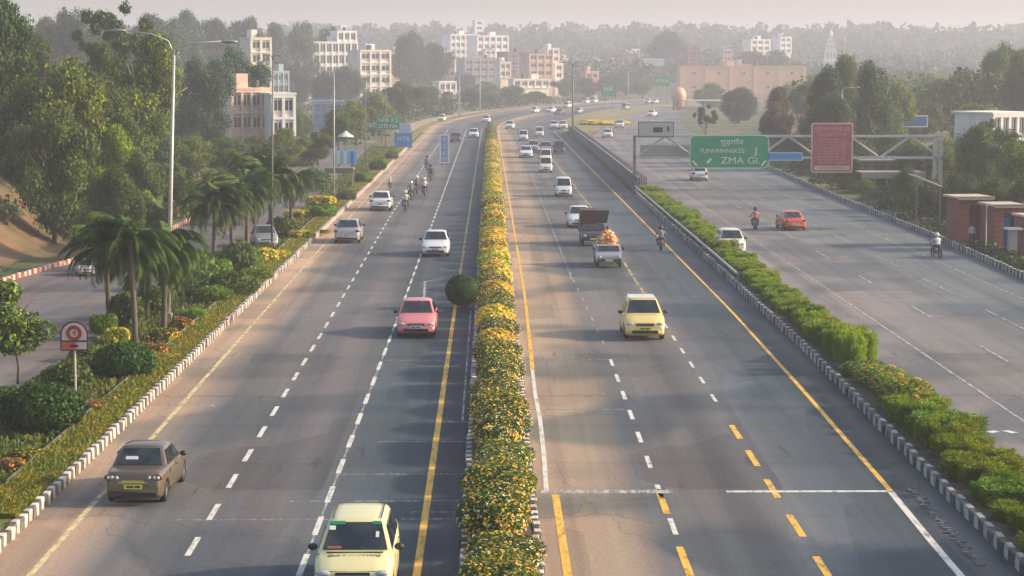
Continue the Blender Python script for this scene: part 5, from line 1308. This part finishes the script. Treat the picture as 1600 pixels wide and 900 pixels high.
for sx in (-1, 1):
    mb = MB(); mb.slab([(sx * 3.85, -.03, -.95), (sx * 3.7, -.03, -.85), (sx * 3.25, -.03, -1.35), (sx * 3.35, -.03, -1.5)], (0, .015, 0)); mb.build('corner_mark', m_sw, t)
t, w_, h_ = board('information_board', 'tall red information board with a pale frame on the gantry', (1268, 1332), (192, 270), m_sr, mat('cream_frame', (.60, .50, .42), .6), r=.25, bw=.13)
text('KDHANWYA LD', .50, (0, -.03, h_ * .38), m_spink, t, w=.95); text('KDTNAT ATYA', .38, (0, -.03, h_ * .26), mat('sign_dull_pink', (.62, .30, .28), .6), t, w=1.1)
for k in range(9):
    text('BTHMT RATVAN TYA', .24, (0, -.03, h_ * (.17 - .058 * k)), mat('sign_dull_pink', (.62, .30, .28), .6), t, w=1.2)
plate('footer_strip', 0, -h_ * .405, w_ * .86, .42, mat('cream_strip', (.60, .45, .33), .6), t, y=-.04, th=.02, r=.05)
text('HTA RAWRNTA', .28, (0, -.06, -h_ * .405), m_sr, t, w=1.25)
board('blue_plate', 'narrow blue plate with a pale stripe between the two big gantry signs', (1200, 1254), (238, 251), m_sb, mat('pale_blue_rim', (.35, .62, .75), .5), r=.1, bw=.1)
t, w_, h_ = board('camera_housing', 'grey framed board with a dark opening standing on top of the gantry', (997, 1053), (190, 214), mat('pale_grey_panel', (.42, .42, .40), .7), m_poled, r=.05, bw=.1, cat='board')
plate('dark_opening', .2, -.05, .95, .5, m_trim, t, y=-.05, th=.04, r=.12); plate('small_mark', 1.25, .05, .18, .5, m_trim, t, y=-.05, th=.04, r=.05)
t, w_, h_ = board('gantry_panel', 'plain grey backing panel behind the left bay of the gantry', (1000, 1078), (227, 246), mat('dull_grey_green_panel', (.28, .31, .29), .8), None, Y=GY + .5, r=.02, cat='board')
# round board sign at the left
def round_sign():
    b = G(118, 622); Y = b.y; s = Y / FPX
    t = thing('round_board_sign', 'arch-topped white board sign with a red ring and red foot, on a thin post', 'sign', (b.x, Y, 0))
    w_ = 44 * s; zc = P(118, 525, Y).z; hh = 47 * s; z0 = zc - hh / 2; z1 = z0 + hh - w_ / 2
    def arch(w, za, zb_, n=16): return [(-w / 2, za), (w / 2, za)] + [(w / 2 * math.cos(R(180 * k / n)), zb_ + w / 2 * math.sin(R(180 * k / n))) for k in range(n + 1)]
    MB().slab([(x, 0, z) for x, z in arch(w_, z0, z1)], (0, .05, 0)).build('frame', mat('dark_maroon', (.06, .02, .02), .6), t)
    MB().slab([(x, -.012, z) for x, z in arch(w_ * .88, z0 + .06, z1)], (0, .02, 0)).build('face', mat('pinkish_white', (.62, .50, .46), .6), t)
    zz = z0 + hh * .60; ro, ri = w_ * .28, w_ * .15; vs = []; fs = []
    for k in range(24):
        a = 2 * math.pi * k / 24; vs += [(ro * math.cos(a), -.03, zz + ro * math.sin(a)), (ri * math.cos(a), -.03, zz + ri * math.sin(a)), (ro * math.cos(a), -.012, zz + ro * math.sin(a)), (ri * math.cos(a), -.012, zz + ri * math.sin(a))]
    for k in range(24):
        j = (k + 1) % 24; fs += [(4 * k, 4 * j, 4 * j + 1, 4 * k + 1), (4 * k, 4 * k + 2, 4 * j + 2, 4 * j), (4 * k + 1, 4 * j + 1, 4 * j + 3, 4 * k + 3)]
    MB().add(vs, fs).build('ring', mat('brick_red_paint', (.33, .04, .03), .6), t)
    text('4', .34, (0, -.02, zz), mat('brick_red_paint', (.33, .04, .03), .6), t)
    MB().box((0, -.02, z0 + hh * .33), (w_ * .98, .03, .06)).build('divider', mat('dark_maroon', (.06, .02, .02), .6), t)
    MB().box((-w_ * .19, -.02, z0 + hh * .17), (w_ * .52, .02, hh * .26)).build('foot_panel', mat('orange_red_panel', (.55, .09, .06), .6), t)
    MB().box((0, -.035, z0 + hh * .17), (w_ * .28, .02, .09)).build('foot_mark', m_trim, t)
    MB().tube([(0, .04, 0), (0, .04, z0 + .05)], .045, 8).build('post', m_pole, t)
round_sign()
def posted(name, label, pxs, pys, Y, face, border, lines, cat='sign', legs=2, lm=None, r=.1, bw=.07):
    t, w_, h_ = board(name, label, pxs, pys, face, border, Y=Y, r=r, cat=cat, bw=bw)
    z = t.location.z
    for k in range(legs):
        x = (k - (legs - 1) / 2) * w_ * .6; MB().box((x, .12, -z / 2), (.12, .12, z)).build('post', m_poled, t)
    for (body, size, x, zz, ww) in lines: text(body, size, (x, -.035, zz * h_), lm or m_sw, t, w=ww)
    return t, w_, h_
posted('direction_sign', 'green direction sign with white marks beside the left carriageway', (588, 625), (182, 203), 330, m_sg, mat('teal_rim', (.10, .45, .36), .6), [('NHI KS', 1.0, 0, .22, 1), ('DTI NA', .9, 0, -.22, 1)])
posted('blue_sign', 'upper pale blue board of the cluster below the green direction sign', (624, 642), (194, 212), 322, mat('pale_blue_face', (.35, .45, .60), .6), None, [])
posted('blue_sign', 'lower deep blue board of the cluster beside the verge', (616, 644), (208, 231), 315, m_sb, None, [('WTR', .9, 0, .1, 1)])
posted('hoarding', 'blue and white striped hoarding above the shelter roof', (522, 558), (235, 257), 222, mat('light_blue_face', (.25, .48, .68), .6), None, [])
for k in range(3):
    x0, z1 = gp(526 + k * 11, 236, 221.8); x1, z0 = gp(531 + k * 11, 256, 221.8)
    o = plate('banner_strip', (x0 + x1) / 2, (z0 + z1) / 2, x1 - x0, z1 - z0, m_sw if k < 2 else m_sb, None, y=221.6, r=.03, th=.04)
    tag(o, ['left white strip on the blue hoarding', 'right white strip on the blue hoarding', 'blue strip at the right end of the blue hoarding'][k], 'banner', 'strips on the blue hoarding')
# framed board standing on the left carriageway
t, w_, h_ = posted('framed_board', 'tall white framed blue board standing upright on the left carriageway', (687, 702), (210, 255), 263, mat('mid_blue_face', (.22, .30, .48), .6), mat('white_frame', (.72, .74, .78), .5), [('B', .75, 0, .34, 1), ('2', .7, 0, .08, 1), ('K', .7, 0, -.16, 1), ('W', .6, 0, -.36, 1)], cat='board', legs=2, r=.03, bw=.16)
posted('direction_sign', 'left of the two far green signs beyond the gore', (940, 961), (132, 150), 640, m_sg, None, [('NA', 2, 0, .1, 1)], r=.05)
posted('direction_sign', 'right of the two far green signs, near the orange domed kiosk', (1022, 1046), (119, 134), 700, m_sg, None, [('NTKA', 1.6, 0, 0, 1)], r=.05)
posted('billboard', 'plain white billboard below the large dark round tree', (1007, 1037), (91, 103), 900, mat('billboard_white', (.62, .66, .70), .7), None, [], cat='billboard', r=.05)

# ================================================================= BUILDINGS
m_win = mat('window_glass_dark', (.035, .045, .055), .25, spec=.6); m_bw = mat('white_render', (.82, .80, .78), .85, var=.2, scale=.3); m_bc = mat('cream_render', (.80, .72, .62), .85, var=.2, scale=.3); m_bp = mat('peach_render', (.62, .40, .29), .85, var=.2, scale=.3)
m_br = mat('brick_red_wall', (.26, .085, .06), .9, col2=(.17, .06, .045), scale=3); m_bg = mat('grey_wall', (.30, .30, .31), .9, var=.2, scale=.3); m_rr = mat('red_roof', (.32, .12, .09), .85); m_brn = mat('brown_roof', (.16, .10, .08), .85)
WINM = {}
def building(label, px0, px1, ptop, Y, floors, bays, m, cat='building', depth=10, fh=3.1, pbase=None, frame=True, win=(.62, .5), name='building', group=None, inset=.35, roofm=None, rz=.42):
    a = P(px0, ptop, Y); b = P(px1, ptop, Y); W = (b.x - a.x) / (math.cos(rz) + math.sin(abs(rz)) * .25); base = min(tz(a.x, Y), tz(b.x, Y)) - .3; zt = a.z; cx = (a.x + b.x) / 2
    H = zt - base
    t = thing(name, label, cat, (cx, Y, base), rz, group)
    MB().box((0, depth / 2 + inset, H / 2), (W - .1, depth, H)).build('walls', m, t)
    n = floors; f0 = H - n * fh
    for k in range(n + 1):
        if f0 + k * fh < -1: continue
        MB().box((0, inset / 2, f0 + k * fh - .15), (W + .2, inset + .02, .32 if k < n else .5)).build('floor_band', m, t)
    bw = W / bays
    pm = MB().box((0, inset / 2 + .01, (H + max(0, f0)) / 2 - .2), (bw * .14 + .15, inset - .01, H - max(0, f0))).data('pier', m)
    for k in range(bays + 1): o = link('pier', pm, t); o.location = (-W / 2 + k * bw, 0, 0)
    key = (round(bw, 2), fh, win)
    if key not in WINM:
        ww, wh = bw * win[0], fh * win[1]
        mb = MB(); mb.box((0, 0, 0), (ww, .06, wh)); mb.box((0, -.05, 0), (.10, .05, wh), 1); mb.box((0, -.05, wh / 2), (ww + .15, .08, .1), 1); mb.box((0, -.08, -wh / 2), (ww + .25, .16, .1), 1)
        WINM[key] = mb.data('window', [m_win, m_bw])
    for i in range(n):
        for k in range(bays):
            if i * fh + f0 < 0: continue
            o = link('window', WINM[key], t); o.location = (-W / 2 + (k + .5) * bw, inset - .03, f0 + (i + .52) * fh)
    MB().box((0, depth / 2 + inset, H + .12), (W + .6, depth + .8, .25)).build('roof', roofm or m, t)
    if cat in ('building', 'house') and W > 4 and px0 < 1500:
        q = random.uniform(-.3, .3) * W; rr_ = min(.8, W * .1)
        MB().tube([(q, depth * .4, H + .2), (q, depth * .4, H + .2 + rr_ * 2)], rr_, 10).build('water_tank', mat('black_tank', (.04, .04, .045), .6), t)
        if roofm is None: MB().box((-q * .8, depth * .6, H + 1.1), (min(3.0, W * .3), min(3.5, depth * .5), 2.0)).build('stair_head', m, t)
    return t, W, H
tree(1196, 78, 100, 900, 'round', 'teal', 'wide hazy grove crown above the long peach wall', g3, 0)
tree(1240, 90, 70, 880, 'broad', 'teal', 'hazy crown at the right end of the long peach wall', g3, 1)
g5 = 'buildings on the left hillside'
building('peach apartment tower with a flat projecting roof', 392, 424, 60, 480, 5, 2, m_bc, depth=9, group=g5)
building('peach building with red window bays at the foot of the apartment tower', 362, 425, 140, 272, 3, 4, mat('pale_pink_render', (.78, .56, .44), .85, var=.15, scale=.5), depth=5, group=g5, rz=.38, fh=2.9)
building('white house with grey windows right of the peach building', 425, 461, 148, 268, 3, 2, m_bw, depth=5, group=g5, rz=.34, fh=2.9)
building('long white framed office block with three rows of dark windows', 467, 562, 66, 700, 4, 9, m_bw, depth=14, fh=3.9, win=(.68, .66), group=g5)
t, W, H = building('small white penthouse above the framed office block', 527, 558, 49, 706, 1, 3, m_bw, depth=8, fh=3.6, win=(.66, .6), group=g5)
building('cream block of three open storeys right of the framed office block', 562, 612, 79, 650, 4, 3, m_bc, depth=12, fh=3.7, win=(.72, .45), group=g5)
building('pale blue-roofed house between the two left apartment buildings', 426, 452, 112, 560, 3, 3, mat('pale_blue_render', (.34, .44, .50), .8), depth=8, group=g5)
building('pale blue shed with louvred front before the olive tree', 489, 533, 159, 330, 2, 4, mat('louvre_blue', (.36, .42, .52), .7), depth=2, fh=1.7, win=(.8, .2), group=g5, cat='shed', name='shed', rz=.05)
building('pinkish house behind the cream storeys', 610, 636, 82, 780, 3, 3, m_bp, depth=8, group=g5)
building('low white shed above the road bend', 686, 714, 128, 640, 1, 3, m_bw, depth=6, group=g5, cat='shed', name='shed')
g6 = 'buildings beyond the road bend'
building('white hilltop flats with several balconied storeys', 744, 797, 56, 1050, 5, 5, m_bw, depth=14, fh=3.6, group=g6)
building('left wing of the white hilltop flats', 703, 744, 54, 1080, 4, 5, m_bw, depth=12, fh=3.6, group=g6)
building('slim white tower standing behind the hilltop flats', 743, 755, 32, 1250, 5, 1, m_bw, depth=5, group=g6, cat='tower', name='tower')
building('brown roofed low house below the hilltop flats', 724, 790, 92, 900, 3, 5, m_bg, depth=10, group=g6, roofm=m_rr)
building('long brown roofed house right of the hilltop flats', 792, 850, 82, 860, 3, 5, mat('brown_wall', (.20, .14, .12), .9), depth=12, group=g6, roofm=m_brn)
building('peach fronted house with cream balconies beyond the bend', 826, 866, 84, 830, 3, 3, m_bp, depth=10, group=g6, roofm=m_rr)
building('pale low terrace at the foot of the peach fronted house', 800, 862, 124, 780, 1, 5, m_bc, depth=5, group=g6)
building('small white kiosk-like house left of the far green signs', 868, 880, 100, 840, 2, 1, m_bw, depth=4, group=g6)
building('pink hut before the far left green sign', 915, 936, 112, 800, 1, 2, m_bp, depth=5, group=g6)
building('long peach wall building behind the orange domed kiosk', 1062, 1262, 104, 780, 2, 5, mat('peach_wall', (.72, .46, .29), .9, var=.12, scale=.1), depth=8, fh=5.2, win=(.12, .2), group=g6, rz=.12)
building('white hilltop house with a small upper floor right of centre', 1219, 1238, 58, 1150, 3, 2, m_bw, depth=9, group=g6)
building('low white house poking over the grove right of centre', 1172, 1206, 62, 1120, 2, 3, m_bw, depth=9, group=g6)
hcols = [m_bw, m_bc, m_bp, m_br, mat('pink_render', (.55, .30, .27), .9), mat('buff_render', (.50, .40, .28), .9)]; hn = ['white', 'cream', 'peach', 'brick red', 'pink', 'buff']
rt = random.Random(12); xs_t = sorted([rt.uniform(600, 1180) for _ in range(34)])
for i, px in enumerate(xs_t):
    c = rt.randrange(6); Yt = rt.uniform(840, 1250); wpx = rt.uniform(12, 28); tp = rt.uniform(74, 104)
    building(f'small {hn[c]} house, {ordn(i + 1)} from the left among the far town houses', px, px + wpx, tp, Yt, 2, max(2, int(wpx / 7)), hcols[c], depth=7, group='small houses of the far town', cat='house', name='house', roofm=m_rr if rt.random() < .5 else None, rz=rt.uniform(.1, .6))
# white tiered temple tower
def temple():
    Y = 1080; p = P(1298, 52, Y); base = tz(p.x, Y); H = p.z - base
    t = thing('temple_tower', 'white tiered temple tower above the dark grove', 'temple', (p.x, Y, base))
    m = mat('temple_white', (.70, .70, .62), .8); h = H; s = Y / FPX
    for k, (w_, z0, z1) in enumerate([(20, 0, .35), (17, .35, .6), (13, .6, .74), (9, .74, .86), (5, .86, .95)]):
        mb = MB(); mb.box((0, 0, h * (z0 + z1) / 2), (w_ * s, w_ * s, h * (z1 - z0))); mb.box((0, 0, h * z1), (w_ * s * 1.15, w_ * s * 1.15, .5)); mb.build('tier', m, t)
        for q in (-1, 0, 1): MB().box((q * w_ * s * .3, -w_ * s / 2 - .03, h * (z0 + z1) / 2), (w_ * s * .14, .1, h * (z1 - z0) * .5)).build('niche', m_bg, t)
    MB().ell((0, 0, h * .96), (1.1, 1.1, 2.4), 10, 8).build('finial', m, t, True)
temple()
def kiosk():
    Y = 600; b = P(1060, 168, Y); s = Y / FPX
    t = thing('domed_kiosk', 'round kiosk with an orange dome beside the far right road', 'kiosk', (b.x, Y, 0)); z = P(1060, 149, Y).z
    MB().ell((0, 0, z), (12 * s, 12 * s, 13 * s), 20, 14).build('dome', mat('orange_dome', (.62, .27, .12), .6, col2=(.66, .42, .28), scale=.6), t, True)
    MB().tube([(0, 0, 0), (0, 0, z - 8 * s)], 9 * s, 16).build('drum', m_rr, t)
    MB().box((14 * s, 0, .6), (40 * s, 3, 1.2)).build('plinth', m_bp, t)
    t2 = thing('long_canopy', 'pale flat canopy right of the domed kiosk', 'canopy', (P(1100, 165, 560).x, 560, 0)); zc = P(1100, 157, 560).z
    MB().box((0, 0, zc), (12, 5, .35)).build('roof', m_bw, t2)
    for q in (-5, 0, 5): MB().tube([(q, -2, 0), (q, -2, zc)], .12, 6).build('post', m_pole, t2)
kiosk()
# far small things
def flower_bed():
    b = G(946, 195)
    o = link('flower_bed', bush_mesh(555, (1, 1, .3), 3500, 'yellow', .06, [(m_fly, 2400, .08)], 10)); o.location = (b.x, b.y + 3, .03); o.scale = (6, 9, 1.6); tag(o, 'bright yellow flower bed on the grass gore', 'flower bed')
flower_bed()
# shelter roof on the verge
def shelter():
    Y = 212; x0, z = gp(508, 264, Y); x1, _ = gp(552, 264, Y)
    t = thing('bus_shelter', 'low grey flat-roofed shelter beside the third street lamp', 'shelter', ((x0 + x1) / 2, Y, 0)); w_ = x1 - x0
    MB().box((0, 1.2, z), (w_, 3.2, .22)).build('roof', mat('mossy_roof', (.17, .15, .12), .9, var=.4, scale=1.5), t); MB().box((0, -.44, z - .15), (w_ * 1.02, .08, .5)).build('fascia', mat('dull_fascia', (.14, .13, .11), .8), t)
    for q in (-.45, .45): MB().tube([(q * w_, 0, 0), (q * w_, 0, z)], .06, 6).build('post', m_poled, t)
    for q in (-.45, .45): MB().tube([(q * w_, 2.4, 0), (q * w_, 2.4, z)], .06, 6).build('post', m_poled, t)
    Y = 260; b = P(540, 213, Y)
    t = thing('parasol', 'white parasol open between the trees left of the green sign', 'parasol', (b.x, Y, 0)); z = P(540, 204, Y).z
    vs = [(0, 0, z)]; n = 10; r = 13 * Y / FPX
    for k in range(n): a = 2 * math.pi * k / n; vs.append((r * math.cos(a), r * math.sin(a), z - .75))
    MB().add(vs + [(v[0], v[1], v[2] - .05) for v in vs], [(0, k + 1, (k + 1) % n + 1) for k in range(n)] + [(n + 1, n + 2 + (k + 1) % n, n + 2 + k) for k in range(n)]).build('canopy', mat('parasol_cloth', (.62, .66, .58), .8), t)
    MB().tube([(0, 0, 0), (0, 0, z)], .05, 6).build('pole', m_poled, t)
shelter()
# brick booths at the right
def booth(px0, px1, ptop, pbase, label, roofpx=None, door=None, blue=False):
    pm = (px0 + px1) / 2; b = G(pm, pbase); Y = b.y; s = Y / FPX; W = (px1 - px0) * s * .92; H = P(pm, ptop, Y).z * .97
    t = thing('brick_booth', label, 'booth', (b.x + 2.1, Y + 4.0, 0), .12, 'brick booths along the right road')
    mb = MB(); mb.box((-W * .32, 1.2, H / 2), (W * .36, 2.4, H)); mb.box((W * .38, 1.2, H / 2), (W * .24, 2.4, H)); mb.box((0, 1.2, H * .92), (W * .99, 2.38, H * .16)); mb.box((0, 2.2, H / 2), (W * .98, .3, H * .99)); mb.build('walls', m_br, t)
    MB().box((W * .06, .5, H * .42), (W * .36, .05, H * .82)).build('door', mat('blue_door', (.03, .07, .35), .5) if blue else mat('dull_red_door', (.22, .045, .05), .7), t)
    mb = MB(); mb.box((0, 1.0, H + .06), (W * 1.22, 3.3, .14)); mb.box((0, -.6, H + .04), (W * 1.22, .10, .24)); mb.build('roof_slab', mat('pale_roof_slab', (.50, .42, .34), .8, var=.2), t)
    if blue: MB().box((W * .06, .45, H * .62), (W * .22, .03, H * .2)).build('notice', m_sb, t)
    n = 7                                                              # courses of facing brickwork on the front piers
    for (cx, ww) in ((-W * .32, W * .36), (W * .38, W * .24)):
        for k in range(n):
            for q in range(2):
                o = MB().box((0, 0, 0), (ww / 2 - .03, .03, H * .8 / n - .03)).build('panel', m_br, t); o.location = (cx + (q - .5) * ww / 2, -.012, H * .06 + (k + .5) * H * .8 / n)
    return t
booth(1466, 1520, 313, 392, 'left brick booth with a pale roof slab and a dull red front')
booth(1523, 1572, 326, 400, 'middle brick booth with a blue door and a blue notice', blue=True)
booth(1578, 1630, 345, 412, 'brick booth cut off by the right edge of the frame')
def stall():
    b = G(1582, 403); t = thing('small_stall', 'little grey stand with a flat pale top before the rightmost brick booth', 'stand', (b.x, b.y, 0), .1); s = b.y / FPX
    z = P(1582, 357, b.y).z
    MB().box((0, 0, z), (24 * s, .9, .12)).build('top', m_sw, t); MB().box((0, .1, z * .62), (13 * s, .4, z * .7)).build('cabinet', m_bg, t)
    for q in (-1, 1): MB().box((q * 5 * s, .1, z * .14), (.08, .3, z * .28)).build('leg', m_bg, t)
    b = G(1518, 389); t = thing('person', 'person in a pale shirt standing between the two left brick booths', 'person', (b.x, b.y, .08), .3)
    o = link('body', PS, t); setmat(o, s_white, 1); h = MB().ell((0, .015, 1.68), (.085, .10, .10), 10, 8).build('hair', m_trim, t, True); f = link('face', FACE, t); f.location = (0, -.0, 1.62)
    b = G(1540, 392); t = thing('slim_post', 'slim pale post in front of the middle brick booth', 'post', (b.x, b.y, 0)); MB().tube([(0, 0, 0), (0, 0, P(1540, 318, b.y).z)], .045, 6).build('pole', m_pole, t)
stall()
# long shed with white fascia, behind the gantry's right half
def shed():
    Y = 205; x0, zt = gp(1345, 270, Y); x1, _ = gp(1446, 270, Y); W = x1 - x0
    t = thing('open_shed', 'long open shed with a white fascia behind the right half of the gantry', 'shed', ((x0 + x1) / 2, Y, 0))
    MB().box((0, 1.6, zt), (W, 3.6, .14)).build('roof', mat('stained_roof', (.30, .28, .26), .9, var=.4, scale=.8), t); MB().box((0, -.26, zt - .25), (W, .08, .6)).build('fascia', mat('faded_fascia', (.26, .22, .19), .8), t)
    text('HOTA N OPA TA', .42, (W * .2, -.32, zt - .25), m_rr, t, w=1.3)
    MB().box((0, 3.2, zt / 2), (W, .2, zt)).build('back_wall', mat('dark_purple_wall', (.05, .04, .08), .8), t)
    for k in range(6): MB().box((-W / 2 + .2 + k * (W - .4) / 5, 0, zt / 2), (.18, .18, zt)).build('post', m_poled, t)
    MB().box((W * .25, 2.0, zt * .3), (3.0, .1, zt * .55)).build('shop_counter', mat('dark_blue_counter', (.03, .03, .12), .7), t)
    Y = 158; x0, zt = gp(1436, 282, Y); x1, _ = gp(1468, 282, Y)
    t = thing('lean_to', 'small white sloping lean-to roof by the right gantry post', 'shelter', ((x0 + x1) / 2, Y, 0))
    MB().slab([(-1.0, 0, zt + .3), (1.0, 0, zt - .5), (1.0, 3, zt - .5), (-1.0, 3, zt + .3)], (0, 0, .1)).build('roof', m_bw, t)
    for q in (-.9, .9): MB().box((q, .1, (zt - q * .4) / 2), (.12, .12, zt - q * .4 - .1)).build('post', m_poled, t)
    Y = 235; x0, zt = gp(1334, 252, Y); x1, _ = gp(1470, 252, Y)
    t = thing('shop_row', 'dark two-storey shop row seen through the gantry truss', 'building', ((x0 + x1) / 2, Y, 0)); W = x1 - x0
    MB().box((0, 3, zt / 2), (W, 5, zt)).build('walls', mat('dark_teal_wall', (.07, .09, .10), .8), t); MB().box((0, 2.8, zt + .1), (W + .4, 6, .2)).build('roof', m_bg, t)
    for k in range(5): MB().box((-W / 2 + (k + .5) * W / 5, .46, zt * .55), (W / 8, .06, zt * .4)).build('window', m_win, t)
shed()
building('white two-storey building with a row of columns at the right edge', 1546, 1625, 178, 262, 2, 5, m_bw, depth=8, fh=3.1, win=(.55, .66), group='right side buildings')
posted('hoarding', 'low blue hoarding with a white ledge beside the dark grove', (1392, 1450), (180, 199), 300, mat('hoarding_blue', (.06, .16, .45), .6), m_sw, [], cat='hoarding', r=.05, bw=.2)

# lettering becomes plain meshes
bpy.context.view_layer.update(); dg = bpy.context.evaluated_depsgraph_get()
for o in [q for q in COL.objects if q.type == 'FONT']:
    me = bpy.data.meshes.new_from_object(o.evaluated_get(dg)); n_ = link('lettering', me, o.parent)
    n_.matrix_local = o.matrix_local.copy(); bpy.data.objects.remove(o)
# ================================================================= AIR
def haze():
    mb = MB(); mb.box((0, 1850, 38), (5600, 3960, 82)); o = mb.build('haze', [])
    m = bpy.data.materials.new('haze_air'); m.use_nodes = True; n = m.node_tree.nodes; L = m.node_tree.links; n.remove(n['Principled BSDF'])
    v = n.new('ShaderNodeVolumePrincipled'); v.inputs['Color'].default_value = (.74, .75, .88, 1); v.inputs['Density'].default_value = HAZE; v.inputs['Anisotropy'].default_value = .2
    L.new(v.outputs[0], n['Material Output'].inputs['Volume']); o.data.materials.append(m); o['kind'] = 'stuff'; o['label'] = 'pale haze over the whole view'
haze()
